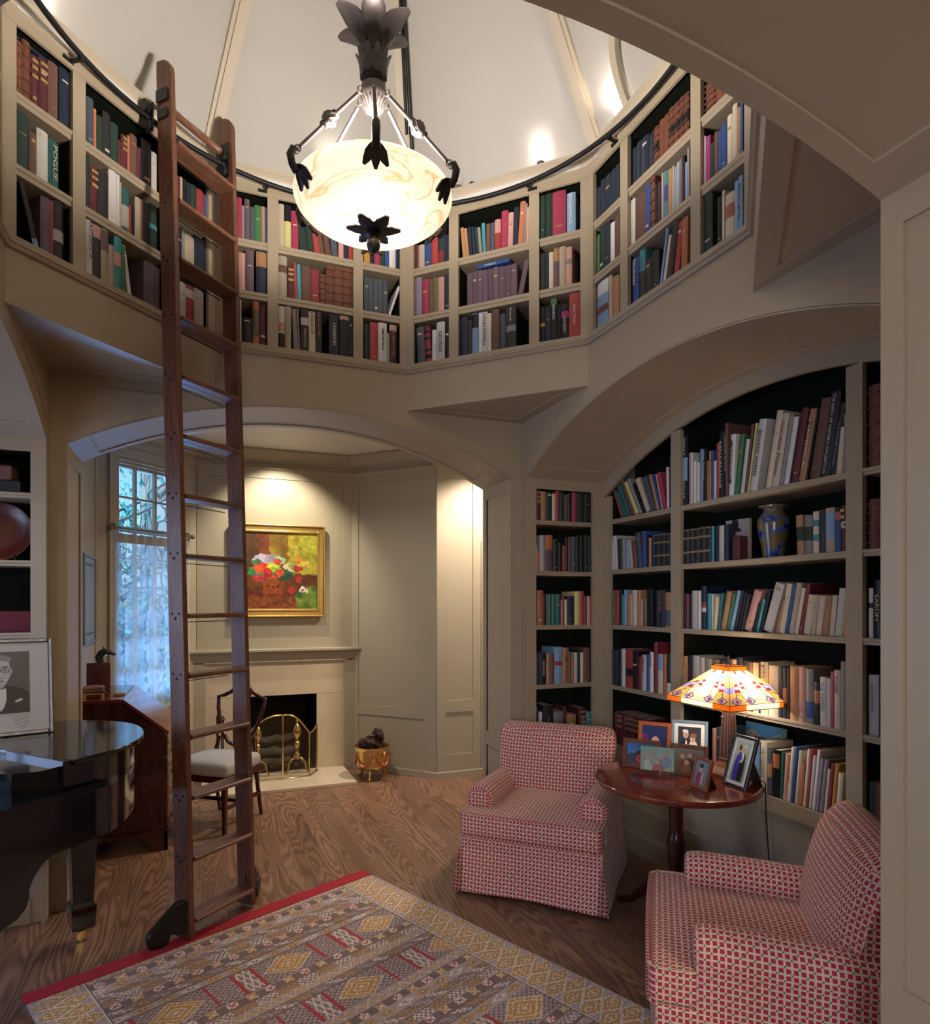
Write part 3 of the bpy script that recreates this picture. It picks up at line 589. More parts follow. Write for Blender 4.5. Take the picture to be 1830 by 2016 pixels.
gal('D', 2, ("930,998,210,L|1000,1075,215,L|1077,1130,190,L|1132,1185,170,L",
 "890,915,620,w|917,960,612,M|962,985,655,g|987,1014,575,u|1016,1040,565,b|1041,1078,515,b|1080,1114,455,c|1116,1150,380,c|1152,1171,400,U|1172,1189,365,b",
 "895,975,985,g|1008,1042,1035,k|1043,1060,990,c|1066,1130,1010,c,,lO/.45/.75|1132,1159,925,B|1160,1189,885,B,,tPuttingUp/n/.2/.85"))
NZ = (2.222, 1.872, 1.500, 1.092, .678); MZ = SH; RN = ('top', 'second', 'middle', 'fourth', 'bottom')
for i, (fr, s) in enumerate((("N", "162,203,1295,m|205,252,1315,U|255,304,1320,g|307,337,1335,c|339,371,1312,R|373,416,1320,g|417,443,1345,u|445,481,1335,K|485,529,1325,R|531,590,1330,g|594,650,1335,K"),
 ("Q", "119,131,340,P|132,152,400,O|153,200,252,A|203,270,250,O,,lp/.02/.6|276,325,285,K|327,361,320,k|363,388,345,r|390,414,270,K|416,446,268,u|448,488,265,s|490,521,260,k,,lr/.75/.85|523,563,258,k|565,600,250,g|602,630,255,g"),
 ("Q", "131,185,760,O|187,211,795,k|213,227,800,o|229,264,795,t|265,302,795,t|303,348,795,t|349,361,850,P|362,380,812,r|382,405,845,c|406,470,815,n|474,524,770,y|526,560,768,r,,tLIFE OF PI/c/.35/.7|562,588,810,u|590,618,815,P|619,630,850,r"),
 ("Q", "120,149,1345,g|150,212,1340,n,,tRED ROCK/c/.3/.75|214,246,1340,U|248,285,1345,u|287,360,1285,B,,lr/.5/.62|362,420,1290,U,,tTOM WOLFE/D/.05/.95|422,445,1340,o|447,470,1370,O|472,500,1335,A|502,525,1320,k|527,555,1335,c|558,616,1290,u"),
 ("Q", "118,140,1830,n|143,154,1880,w|156,176,1885,w|185,275,1820,K,,tHOLY BIBLE/c/.5/.7|280,370,1880,a|377,398,1835,m|400,485,1905,U|513,580,1845,m,,tKEEPS/c/.4/.7|583,631,1880,T"))):
    CELLS.append((NS, NZ[i], .33, .012, fr, s, '%s shelf, narrow case by the arch pier' % RN[i], (1.476, 1.928), 'books in the narrow bookcase', .19))
for i, (fr, s) in enumerate((("N", "922,940,1300,r,-70|942,975,1315,t,-72|977,1012,1245,t,-90|1015,1050,1200,u,-100|1053,1085,1215,y,-105|1088,1118,1185,a,-110|1121,1146,1230,k,-100|1150,1190,1185,c,-100|1194,1240,1175,s,-85|1243,1266,1150,U,-75|1268,1286,1155,b,-75|1288,1300,1145,P,-60|1303,1333,1135,R,-60|1335,1353,1095,w,-10|1355,1368,1000,k"),
 ("Q", "808,832,270,w,,lb/.85/.95|834,868,258,A,-14|871,905,285,K,-10,lc/.75/.98|907,943,285,a,-8|946,974,300,B,-8|980,1008,295,e,-20|1012,1048,300,u,-22|1050,1092,230,s,-22|1094,1130,215,b,-10,tPAT CONROY/R/.5/.98|1133,1150,250,k|1152,1176,275,U|1178,1206,240,n|1208,1257,240,E|1258,1307,235,E|1308,1356,230,E"),
 ("Q", "815,842,760,o|844,878,758,r|880,903,755,k|905,921,800,T|923,950,755,B|952,974,790,O|976,998,800,e|1000,1045,760,c|1047,1078,765,U,,lG/.05/.2|1079,1097,840,P|1099,1134,840,o|1136,1192,750,k|1210,1245,760,k,,tCOLLINS/M/.4/.98|1247,1300,755,n,,tCUSSLER/O/.4/.98|1302,1356,780,U,,ls/.05/.5"),
 ("Q", "816,835,1305,n|836,867,1310,n|869,898,1300,k,,lO/.75/.95|900,935,1300,w|938,1005,1305,r,,lk/.3/.5|1007,1055,1325,k|1057,1085,1370,D,,lk/.6/.9|1087,1130,1358,w,,tEMPIRE/r/.5/.95|1132,1158,1348,b|1160,1195,1330,w,,tEAST/k/.65/.95|1198,1232,1238,D|1235,1282,1350,c,,lB/.6/.98|1284,1316,1350,O|1318,1356,1350,K,,lw/0/.3"),
 ("X", "217,251,648,m|252,290,655,m|291,326,665,m|327,365,675,m|366,405,685,m|406,445,695,m|446,485,705,m|486,524,715,m|530,590,765,m|592,650,785,m"))):
    CELLS.append((NM, MZ[i], .33, .016, fr, s, '%s shelf, left bay, alcove case' % RN[i], (-1.24, -.617), 'books in the alcove bookcase', .20))
for i, (fr, s) in enumerate((("V", "77,132,650,k,,lB/.35/.68;tGREAT WORLD ATLAS/w/.1/.97|145,178,880,w,,tTHE20THCENTURYARTBOOK/r/.05/.98|180,205,950,w|207,233,960,c|235,261,850,B|263,290,850,k,,tthe Dance/w/.4/.97|292,306,945,O|308,326,865,U|329,347,860,b|349,368,945,w|370,390,800,r|392,432,705,k,,tRENAISSANCE/w/.15/.85|438,465,640,u,,tLeonardo da Vinci/c/.35/.85|470,510,735,w,18,tIMPRESSIONISM/k/.2/.9|516,552,745,G,48|564,592,785,w,50|597,616,665,u,60|620,634,660,y,70|640,700,635,w,82,tEDWARD HOPPER/k/.2/.85|768,815,570,c,98|820,878,590,c,88,tGoodbye Picasso/D/.15/.9|882,912,600,a,90|918,960,615,w,84|963,976,620,k,84|980,1034,545,m,92|1040,1094,555,U,98,tMANDELA/w/.2/.85|1098,1112,560,k,96|1130,1213,470,u,100|1216,1296,415,K,95,tTHE BIRTH OF WESTERN CIVILIZATION/w/.03/.97|1300,1343,500,K,85,tTHE POWER TO HEAL/B/.1/.75|1347,1392,680,c,35|1400,1428,560,a,12"),
 ("V", "108,147,1505,E|148,186,1500,E|187,232,1495,E|233,282,1485,E|283,327,1480,E|329,350,1480,T,,ly/0/.4|354,388,1475,k,,lr/.9/1;tWHY/w/.4/.9|390,430,1475,A|434,468,1465,n|1030,1088,1390,U,-12,lg/.35/.7|1092,1157,1390,a,,lg/.35/.7|1160,1209,1360,c,,lT/.3/.45;lT/.65/.8|1211,1262,1345,K|1263,1338,1330,e,,lB/.3/.9|1340,1387,1360,b,,lO/.8/.98|1390,1430,1310,m,,lA/.5/.65"),
 ("W", "85,110,255,k|112,128,260,R|131,149,265,k,,lw/.3/.6|152,193,235,A|195,219,235,w|221,257,200,n,,lr/.5/.62;lw/.4/.5|265,294,255,T|296,309,260,c|311,333,280,c,12|336,357,255,t,25|361,398,245,U,46|402,424,260,G,48|427,452,240,B,58|456,476,240,K,58|480,502,250,k,56|506,528,265,K,52|531,586,245,P,78|590,618,330,k,46|622,640,300,T,50|644,668,240,k,62|672,738,195,A,92|762,788,310,U,56|792,830,190,c,58|834,857,190,b,58|861,900,185,e,60|903,930,220,c,56|934,962,190,D,62|968,1020,270,c,42|1023,1057,270,e,40,tTHE/D/.1/.3|1060,1100,275,c,36|1104,1156,275,U,34|1160,1196,270,c,26|1200,1255,220,A,36|1262,1282,240,Y,4"),
 ("W", "82,120,715,Y,,tMayflower/w/.1/.8|122,156,710,k,,t1776/R/.5/.9|158,208,712,A|210,246,725,A|250,300,735,a|304,352,740,o|356,400,750,K|404,440,745,u|444,478,740,e|480,525,725,n|530,570,750,K|572,600,760,u|602,640,765,c|641,654,780,k|656,712,760,c,,tBORN/k/.7/.95|716,785,785,c|787,818,795,n|819,849,800,k,,lO/.3/.6|850,871,800,k|873,936,790,U,,tBLOOD/O/.4/.7|938,984,795,P|986,1045,810,a,,lb/.1/.4|1047,1092,905,k,,lO/.5/.8|1094,1140,870,w,,tTHE PACIFIC/b/.3/.9|1142,1170,880,A,,tCUSSLER/r/.3/.9|1172,1196,830,R|1198,1243,820,c,,tPIONEER/k/.6/.9|1245,1282,755,a"),
 ("W", "300,330,1250,P|332,362,1240,s|365,395,1330,r|397,440,1330,G|445,480,1350,O|484,520,1340,b|524,560,1345,B|564,600,1350,b|605,648,1340,B|655,700,1345,c,4,tTHE CHILDREN'S/K/.3/.9|702,738,1405,s,5,lU/.4/.7|742,790,1405,k,6,lO/.62/.92|795,815,1420,t,14|819,846,1430,P,22|850,873,1380,w,34|877,900,1375,b,36|904,932,1405,c,36|936,962,1500,O,22|966,986,1395,c,36|990,1004,1390,r,38|1008,1030,1440,A,36|1034,1056,1400,w,42|1060,1082,1460,l,40|1086,1116,1470,a,42|1120,1138,1540,c,32|1142,1166,1500,D,36|1170,1200,1500,Y,36|1205,1240,1570,c,26"))):
    CELLS.append((NM, MZ[i], .36 if i else .42, .016, fr, s, '%s shelf, wide bay, alcove case' % RN[i], (-.533, .515), 'books in the alcove bookcase', .20))
for i, (fr, s) in enumerate((("V", "1580,1712,255,L"), ("V", "1592,1690,1260,L|1692,1760,1250,L"), ("W", "1437,1482,215,w,,lk/.6/.7|1486,1556,155,k,,tSARUM/y/.3/.75"), ("W", "1447,1524,855,A,,tGUNS OF AUGUST/r/.4/.85|1528,1570,880,K"), ("W", "1428,1488,1640,g|1490,1560,1650,L"))):
    CELLS.append((NM, MZ[i], .36, .03, fr, s, '%s shelf, right bay, alcove case' % RN[i], (.592, 1.24), 'books in the alcove bookcase', .20))

ORD = 'first second third fourth fifth sixth seventh eighth ninth tenth eleventh twelfth'.split()
BOOKS = []
for T, z0, ch, off, fr, s, where, (bx0, bx1), grp, dep in CELLS:
    ox, oy, sc = FR[fr]; n = T.to_3x3() @ Vector((0, 1, 0)); d = n.dot(T @ Vector((0, off, 0))); Ti = T.inverted(); prev = bx0+.002; cell = []
    for e in s.split('|'):
        q = e.split(','); x0, x1, yt = float(q[0]), float(q[1]), float(q[2]); col = q[3]; lean = float(q[4]) if len(q) > 4 and q[4] else 0; opts = q[5].split(';') if len(q) > 5 else []
        u0 = (Ti @ on_plane(ox+x0*sc, oy+yt*sc, n, d)).x; u1 = (Ti @ on_plane(ox+x1*sc, oy+yt*sc, n, d)).x; zt = (Ti @ on_plane(ox+(x0+x1)/2*sc, oy+yt*sc, n, d)).z
        ut = (Ti @ on_plane(ox+(x0+lean)*sc, oy+yt*sc, n, d)).x-u0
        h = max(.08, min(zt-z0, ch-.004)); u0 = max(u0, prev+.0006); u1 = min(max(u1, u0+.007), bx1-.001)
        if u1-u0 < .005: continue
        prev = u1; cell.append([T, u0, u1, z0, h, col, atan2(ut, h) if abs(lean) > 1 else 0, opts, off, where, grp, dep, (x1-x0)*sc*h, None])
    cnt = {}
    for b in cell:
        w = b[2]-b[1]; th = 'thin ' if w < .019 else 'thick ' if w > .042 else ''
        b[13] = th+PAL[b[5]][1]+(' leaning' if abs(b[6]) > .06 else ''); cnt.setdefault(b[13], []).append(b)
    for key, l in cnt.items():
        for i, b in enumerate(l): b[13] = ('%s %s book from left, ' % (ORD[min(i, 11)], key) if len(l) > 1 else 'the %s book, ' % key)+b[9]
    BOOKS += cell
BOOKS.sort(key=lambda b: -b[12])
def book_geo(mb, w, h, d, kind):
    t = min(.0022, w*.12); bl = min(.18*w, .007) if kind != 'flat' else .001
    mb.box(-w/2, -w/2+t, .004, d, 0, h); mb.box(w/2-t, w/2, .004, d, 0, h)
    k = 6; mb.prism([(-w/2+w*i/k, .004-bl*sin(pi*i/k)) for i in range(k+1)]+[(w/2, .006), (-w/2, .006)], 0, h)
def place(b):
    T, u0, u1, z0, h, col, th = b[:7]; w = u1-u0
    if th:
        w2 = w*cos(th); pv = u1 if th > 0 else u0; s = -1 if th > 0 else 1
        return T @ TR(pv, b[8], z0) @ RY(th) @ TR(s*w2/2, 0, 0), w2, h/cos(th)
    return T @ TR((u0+u1)/2, b[8], z0), w, h
rest = MB(); rest_m = []; page_i = {}
for ib, b in enumerate(BOOKS):
    M, w, h = place(b); col, opts = b[5], b[7]; d = min(b[11], .11+h*.28)
    if ib < 318:
        mb = MB(); book_geo(mb, w, h, d, 'round')
        if col in 'LE':
            mb.c = 1
            for fz in ((.12, .32, .52, .72, .9) if col == 'L' else (.3, .33, .7, .73, .95)): mb.box(-w/2+.001, w/2-.001, -.0022-min(.18*w, .007)*.8, .003, h*fz, h*fz+.004)
        if col == 'm' and h < .24:
            mb.c = 1
            for fz in (.55, .72, .86): mb.box(-w*.38, w*.38, -.001-min(.18*w, .007), .003, h*fz, h*fz+.012)
        root = mb.build('book', [bm_(col), giltm if col != 'L' else bm_('u')], smooth=45); root.matrix_world = M; tag(root, b[13], 'book', b[10])
        MB().box(-w/2+.002, w/2-.002, .0065, d-.004, .003, h-.003).build('pages', page, root)
        has = False
        for o in opts:
            if not o: continue
            f = o[1:].strip().split('/'); yb = -min(.18*w, .007)+.0025
            if o[0] == 'l':
                c = f[0].strip(); c = c if c in PAL else 'u'; k = 6; bl = min(.18*w, .007)+.0006
                mb = MB().loft([[(w*.499*(2*i/k-1), .0038-bl*sin(pi*i/k), z) for i in range(k+1)]+[(w*.499, .0045, z), (-w*.499, .0045, z)] for z in (h*float(f[1]), h*min(.998, float(f[2])))])
                mb.build('spine_label', bm_(c), root, smooth=45)
            else:
                v0, v1 = float(f[2]), float(f[3]); ln = h*(v1-v0); sz = min(w*.60, ln/max(2, len(f[0]))*1.9)
                text_mesh(f[0], sz, bm_(f[1]), 'spine_title', root, TR(0, yb-.0042, h*(v0+v1)/2) @ Matrix(((0, 1, 0, 0), (0, 0, -1, 0), (-1, 0, 0, 0), (0, 0, 0, 1))), ln, .004); has = True
        if not opts and w > .014 and ib % 3 and col not in 'LE':
            mb = MB(); bl = min(.18*w, .007); rr = random.Random(ib)
            for fz in rr.sample((.12, .2, .62, .7, .78, .86), 1): mb.box(-w*.26, w*.26, .0034-bl, .0042-bl*.6, h*fz, h*fz+rr.choice((.003, .006, .012)))
            mb.build('spine_title', giltm if rr.random() < .6 else bm_('c'), root)
    else:
        rest.T = M; m = bm_(col)
        if m not in rest_m: rest_m.append(m)
        rest.c = rest_m.index(m); book_geo(rest, w, h, d, 'round')
        if page not in rest_m: rest_m.append(page)
        rest.c = rest_m.index(page); rest.box(-w/2+.001, w/2-.001, .0065, d-.004, .003, h-.003)
if rest.v:
    o = rest.build('books', rest_m); o['kind'] = 'stuff'; tag(o, 'the slimmest remaining books standing among the larger ones on all shelves', 'books')
print('BOOKS', len(BOOKS))
# ------------------------------------------------------------------ ladder rail, ladder
RR, RZH = 1.375, 4.114
rail = thing('ladder_rail', 'black steel rail curving round the top of the gallery bookcases', 'rail', TR(0, 0, 0))
MB().tube([(RR*cos(a), RR*sin(a), RZH) for a in [2*pi*i/120 for i in range(120)]], .0135, 10, loop=True).build('rail_tube', black_iron, rail, smooth=60)
for i in range(16):
    a = pi/16+i*pi/8+.02; T = Matrix.Translation((RR*cos(a), RR*sin(a), RZH)) @ RZ(a)
    off = R/cos(((a+pi/8) % (pi/4))-pi/8)-RR
    mb = MB(T); mb.box(-.004, off+.0, -.006, .006, -.026, -.012); mb.box(off-.014, off-.004, -.035, .035, -.026, -.012); mb.box(-.008, .008, -.012, .012, -.022, -.010)
    mb.build('rail_bracket', black_iron, rail)
# ladder local frame: x along wall A, y outward toward the wall, z up
GAo = frame(135, 0)
lad = thing('library_ladder', 'tall dark oak rolling library ladder leaning on the black rail', 'ladder', GAo @ TR(.30, 1.1, 0))
LT = TR(-.30, -1.1, 0)
def lp(s, f):      # centre of stile s (-1 left, 1 right) at height fraction f
    z = .015+f*4.30; x = (.0875+f*.030 if s < 0 else .4875+f*.055); y = (1.115 if s < 0 else 1.085)+f*(.165 if s < 0 else .195)
    return Vector((x, y, z))
for s in (-1, 1):
    mb = MB(LT); rings = []
    for i in range(18):
        f = i/17; p = lp(s, f); h = .05; fr = 0
        rings.append([(p.x-.015, p.y-h, p.z), (p.x+.015, p.y-h, p.z), (p.x+.015, p.y+h, p.z), (p.x-.015, p.y+h, p.z)])
    for a in (.25, .5, .75, 1.0):      # rounded ear at the head
        p = lp(s, 1.0); hh = .05; y0 = p.y-hh+.1*(1-cos(a*pi/2))*.75; z = p.z+.075*sin(a*pi/2)
        rings.append([(p.x-.015, y0, z), (p.x+.015, y0, z), (p.x+.015, p.y+hh, z), (p.x-.015, p.y+hh, z)])
    st = mb.loft(rings).build('stile', oak, lad, bevel=.003, seg=1)
    for i in range(14):
        f = (.10+.2975*i-.015)/4.30; p = lp(s, f)
        for dy, dz, r in ((-.022, .012, .0062), (.025, .012, .0062), (.002, -.012, .0078)):
            MB(LT @ TR(p.x+s*.0155, p.y+dy, p.z+dz)).ball((0, 0, 0), r, 8, (.5, 1, 1)).build('bolt', black_iron, st, smooth=60)
for i in range(14):
    f = (.10+.2975*i-.015)/4.30; a, b = lp(-1, f), lp(1, f); x0, x1 = a.x+.014, b.x-.014; y = (a.y+b.y)/2
    prof = [(-.062, .002), (-.066, .008), (-.066, .016), (-.060, .022), (.045, .022), (.045, .0), (-.055, 0)]
    MB(LT).loft([[(x, (a.y if x == x0 else b.y)+py, a.z-.011+pz) for py, pz in prof] for x in (x0, x1)]).build('rung', oak_x, lad, bevel=.0)
    MB(LT).box(x0+.004, x1-.03, y+.032, y+.036, a.z-.034, a.z-.03).build('tie_rod', black_iron, lad)
a, b = lp(-1, .962), lp(1, .967); mb = MB(LT)
pts = [a.lerp(b, t) for t in (0, .12, .125, .14, .145, .16, .165, .18, .185, .5, .815, .82, .835, .84, .855, .86, .875, .88, 1)]
mb.tube(pts, [.017, .017, .020, .020, .017, .017, .020, .020, .0175, .019, .0175, .020, .020, .017, .017, .020, .020, .017, .017], 14).build('turned_handrail', oak_x, lad, smooth=50)
for s in (-1, 1):
    f = (RZH-.02)/4.30; p = lp(s, f); x = p.x-.022; yr = sqrt(RR*RR-x*x)
    hk = MB(LT @ TR(x, 0, 0)); hk.box(-.004, .004, yr-.035, yr+.02, RZH-.075, RZH+.07)
    hk.box(-.003, .003, p.y-.03, p.y+.05, RZH+.055, RZH+.12); hk.box(-.003, .003, p.y-.03, p.y+.04, RZH-.03, RZH+.02)
    h = hk.build('roller_hook', black_iron, lad, bevel=.003, seg=1)
    for dz, r in ((.042, .030), (-.045, .030)):
        MB(LT @ TR(x-.022, yr-.002, RZH+dz) @ RY(pi/2)).lathe([(r, -.014), (r, -.009), (r*.72, 0), (r, .009), (r, .014)], 20).build('roller', black_iron, h, smooth=40)
    # wheel housing at the foot, outside the stile
    q = lp(s, .02); w = MB(LT @ TR(q.x+s*.030, q.y, 0))
    poly = [(-.05, .04), (-.05, .17), (-.02, .20), (.03, .20), (.06, .175), (.09, .12), (.115, .095), (.14, .06), (.135, .015), (.09, .012), (.06, .04), (.02, .055)] if 0 else \
           [(-.045, .045), (-.05, .175), (-.02, .205), (.02, .20), (.06, .165), (.10, .125), (.135, .09), (.145, .05), (.11, .02), (.075, .035), (.05, .06), (.0, .05)]
    if s < 0: w = MB(LT @ TR(q.x+s*.034, q.y, 0) @ RZ(radians(58)))
    else: w = MB(LT @ TR(q.x+s*.034, q.y, 0) @ RZ(radians(-62)))
    ho = w.prism(poly, -.018, .018, 'x').build('wheel_housing', black_iron, lad, bevel=.004, seg=2)
    w.v, w.f, w.m = [], [], []; T2 = w.T @ TR(0, .098, .052) @ RY(pi/2)
    MB(T2).lathe([(.03, -.022), (.047, -.022), (.052, -.016), (.052, .016), (.047, .022), (.03, .022)], 24).build('wheel', black_iron, ho, smooth=40)

# ------------------------------------------------------------------ chandelier
ch = thing('bowl_chandelier', 'marbled alabaster bowl chandelier with dark acanthus leaves hanging on a chain', 'chandelier', TR(0, 0, 3.3))
L = TR(0, 0, -3.3)
ala = bpy.data.materials.new('alabaster'); ala.use_nodes = True; N = ala.node_tree.nodes; K = ala.node_tree.links
tc = N.new('ShaderNodeTexCoord'); mp = N.new('ShaderNodeMapping'); mp.inputs['Scale'].default_value = (1.1, 1.1, 7); K.new(tc.outputs['Object'], mp.inputs[0])
nz = N.new('ShaderNodeTexNoise'); nz.inputs['Scale'].default_value = 1.5; nz.inputs['Detail'].default_value = 3; nz.inputs['Distortion'].default_value = 1.6; K.new(mp.outputs[0], nz.inputs['Vector'])
rp = N.new('ShaderNodeValToRGB'); e = rp.color_ramp.elements; e[0].position = .36; e[0].color = (*srgb('e9e6d8'), 1); e[1].position = .62; e[1].color = (*srgb('e3dcc6'), 1)
for p_, c_ in ((.485, 'e6dfcc'), (.512, 'd9b487'), (.54, 'e8dfca')): q = e.new(p_); q.color = (*srgb(c_), 1)
K.new(nz.outputs[0], rp.inputs[0]); tr = N.new('ShaderNodeBsdfTranslucent'); K.new(rp.outputs[0], tr.inputs[0]); pb = N['Principled BSDF']; K.new(rp.outputs[0], pb.inputs['Base Color']); pb.inputs['Roughness'].default_value = .25
mx = N.new('ShaderNodeMixShader'); mx.inputs[0].default_value = .55; K.new(pb.outputs[0], mx.inputs[1]); K.new(tr.outputs[0], mx.inputs[2]); K.new(mx.outputs[0], N['Material Output'].inputs[0])
prof = [(.006, 3.165), (.06, 3.167), (.12, 3.174), (.175, 3.187), (.225, 3.206), (.265, 3.229), (.295, 3.252), (.313, 3.273), (.319, 3.290), (.316, 3.304), (.306, 3.312), (.292, 3.315)]
MB(L).lathe(prof, 72, cap=False).build('alabaster_bowl', ala, ch, smooth=60)
def leaf(mb, T, ln, wd, curl, n=10, lobes=5, th=.004, pk=.45):
    """acanthus leaf: local z up its length, x across, curling towards -y"""
    mb.T = T; rings = []
    for i in range(n+1):
        t = i/n; q_ = t**(.6931/-math.log(pk)); w = wd*(max(.26, sin(pi*min(1, q_*.90+.05)))**.9)*(1+.14*abs(sin(lobes*pi*t)))*.5
        a = curl*t*t; z = ln*(t-.10*curl*t**4); y = -ln*curl*.36*t**2.7
        rings.append([(-w, y+.18*w, z), (-w*.5, y-.02*w, z), (0, y+.16*w, z), (w*.5, y-.02*w, z), (w, y+.18*w, z), (w, y+.18*w+th, z), (w*.5, y+th, z), (0, y+.16*w+th*1.5, z), (-w*.5, y+th, z), (-w, y+.18*w+th, z)])
    mb.loft(rings)
camaz = atan2(CAM[1], CAM[0])
# crown of six plumes above an acanthus cup
for i in range(6):
    a = camaz+i*pi/3+.5*0; mb = MB(); leaf(mb, L @ TR(0, 0, 3.84) @ RZ(a+pi/2) @ TR(0, -.026, 0) @ RX(radians(14)), .215, .088, 1.25, 14, 6, .005, .70); 
    mb.build('plume', bronze, ch, smooth=50)
mb = MB(L); mb.lathe([(.012, 3.745), (.032, 3.75), (.048, 3.775), (.056, 3.80), (.058, 3.83), (.05, 3.87), (.03, 3.885), (.012, 3.89)], 24)
for i in range(10): leaf(mb, L @ TR(0, 0, 3.775) @ RZ(2*pi*i/10) @ TR(0, -.054, 0), .105, .04, .5, 8, 3)
mb.build('acanthus_cup', bronze, ch, smooth=50)
hub = MB(L); hub.lathe([(.010, 3.645), (.026, 3.65), (.040, 3.665), (.050, 3.69), (.055, 3.70), (.055, 3.712), (.050, 3.716), (.050, 3.745), (.02, 3.75)], 36)
for i in range(18): a = 2*pi*i/18; hub.tube([(.016*cos(a), .016*sin(a), 3.646), (.036*cos(a), .036*sin(a), 3.656), (.047*cos(a), .047*sin(a), 3.68)], .0042, 6)
hub.build('hub', nickel, ch, smooth=50)
for i in range(6):
    a = camaz+i*pi/3+radians(1.5); T = L @ RZ(a-0)
    hp, bp = Vector((.058, 0, 3.705)), Vector((.330, 0, 3.352)); p0 = hp+(bp-hp)*.06; p1 = hp+(bp-hp)*.97
    rod = MB(T).tube([p0, p1], .0075, 10).build('rod', nickel, ch, smooth=50)
    for c in (hp+Vector((.004, 0, 0)), bp): MB(T).tube([(c.x+.011*cos(t), 0, c.z+.013*sin(t)) for t in [2*pi*k/12 for k in range(12)]], .0032, 6, loop=True).build('link', nickel, rod, smooth=50)
    if i in (1, 5):
        c = hp.lerp(bp, .52); d = (bp-hp).normalized(); rot = d.to_track_quat('Z', 'Y').to_matrix().to_4x4()
        b = MB(T @ Matrix.Translation(c) @ rot); b.lathe([(.009, -.047), (.017, -.043), (.017, -.036), (.009, -.030), (.02, -.024), (.028, -.008), (.027, .008), (.018, .022), (.010, .030), (.016, .036), (.016, .043), (.009, .047)], 20)
        for k in range(10): t = 2*pi*k/10; b.tube([(.019*cos(t), .019*sin(t), -.023), (.029*cos(t+.3), .029*sin(t+.3), -.004), (.022*cos(t+.7), .022*sin(t+.7), .018)], .003, 5)
        b.build('bead', nickel, rod, smooth=50)
    cl = MB(); cl.T = T; cl.tube([(.330, 0, 3.342), (.350, 0, 3.340), (.360, 0, 3.318), (.352, 0, 3.285), (.334, 0, 3.265)], [.011, .016, .015, .014, .016], 10)
    for k in (-1, 0, 1): leaf(cl, T @ TR(.338, 0, 3.285) @ RY(radians(38)) @ RZ(-pi/2) @ RX(pi) @ RY(k*.55), .085, .034, .15, 8, 3, .006)
    cl.build('leaf_clip', bronze, ch, smooth=50)
fin = MB(L); fin.lathe([(.004, 3.072), (.012, 3.075), (.024, 3.089), (.029, 3.107), (.026, 3.125), (.016, 3.137), (.032, 3.143), (.022, 3.155), (.03, 3.164)], 20)
for i in range(6): leaf(fin, L @ RZ(camaz+pi/6+i*pi/3+pi/2) @ TR(0, -.012, 3.152) @ RX(radians(84)), .098, .055, -.10, 8, 4, .005)
fin.build('finial', bronze, ch, smooth=50)
mb = MB(L)
for i in range(62):
    z = 4.05+i*.036
    if z > 6.3: break
    T = L @ TR(0, 0, z) @ RZ(camaz+(pi/2 if i % 2 else 0)); mb.T = T; mb.tube([(.010*cos(t), 0, .024*sin(t)) for t in [2*pi*k/10 for k in range(10)]], .0032, 6, loop=True)
mb.build('chain', bronze, ch, smooth=50)
MB(L @ TR(0, 0, 3.30)).ball((0, 0, 0), .03, 10).build('bulb', white_p, ch) if 0 else None
for i in range(3): a = i*2*pi/3+.4; lamp('chandelier_bulb', 'POINT', (.10*cos(a), .10*sin(a), 3.222), 2.6, WHITE, .028)
for i in range(3): a = camaz+pi/6+i*2*pi/3; lamp('chandelier_uplight', 'SPOT', (.05*cos(a), .05*sin(a), 3.39), 29, WHITE, .05, aim=(.5*cos(a), .5*sin(a), 6), spot=172, blend=.3)
cord = thing('lamp_cord', 'black cord clipped down the ceiling rib behind the chandelier', 'cord', TR(0, 0, 0))
a = 3*pi/8-.03; r0 = R-.03
dome_r = lambda z: (R+.11)*k8*(1-(z-ZC)/(APEX-ZC))
MB().tube([((dome_r(z)-.05)*cos(a), (dome_r(z)-.05)*sin(a), z) for z in (4.38, 4.7, 5.2, 5.8)], .012, 8).build('cable', black_iron, cord, smooth=60)
MB().tube([((dome_r(z)-.05)*cos(a+.02), (dome_r(z)-.05)*sin(a+.02), z) for z in (4.55, 4.8, 5.3, 5.8)], .009, 8).build('cable', black_iron, cord, smooth=60)

# ------------------------------------------------------------------ small accent lamps standing on the gallery cornice
bulbm = mat('lit_bulb', (1, 1, 1), .3, emit=(1, .92, .82), estr=9)
def accent(T, label, on, en=0, rot=0):
    r = thing('accent_lamp', label, 'lamp', T, 'accent lamps on the gallery cornice')
    MB().lathe([(.028, 0), (.028, .006), (.012, .010), (.012, .03), (.02, .034), (.024, .05), (.012, .055)], 18).build('lamp_base', nickel, r, smooth=40)
    MB(TR(0, 0, .03)).lathe([(.016, .02), (.034, .045), (.040, .07), (.038, .09)], 20, cap=False).build('glass_shade', glassm if not on else bulbm, r, smooth=60)
    if en: lamp('accent_light', 'SPOT', (T @ Vector((0, -.03, .12))), en, (1, .9, .76), .025, aim=(T @ Vector((rot, -.06, 1.4))), spot=130, blend=.8)
CT = lambda deg, x, y=.02: frame(deg) @ TR(x, y+.035, 4.235)
accent(CT(45, .288), 'small lit accent lamp glowing on the cornice by the ceiling rib', True, .5)
accent(CT(45, -.255), 'small clear glass accent lamp on the cornice behind the chandelier', False)
accent(CT(0, -.36), 'accent lamp hidden low on the cornice over the alcove', True, 3.5, -.3)
accent(CT(135, -.40), 'accent lamp on the cornice above the ladder side', True, 1.5)
accent(CT(90, .1), 'accent lamp on the cornice over the fireplace arch', False, 3)
mb = MB(CT(45, -.157)); mb.lathe([(.02, 0), (.022, .02), (.018, .04), (.006, .055)], 14); tag(mb.build('finial_knob', bronze, smooth=50), 'small dark bronze knob on the cornice right of the glass lamp', 'ornament')
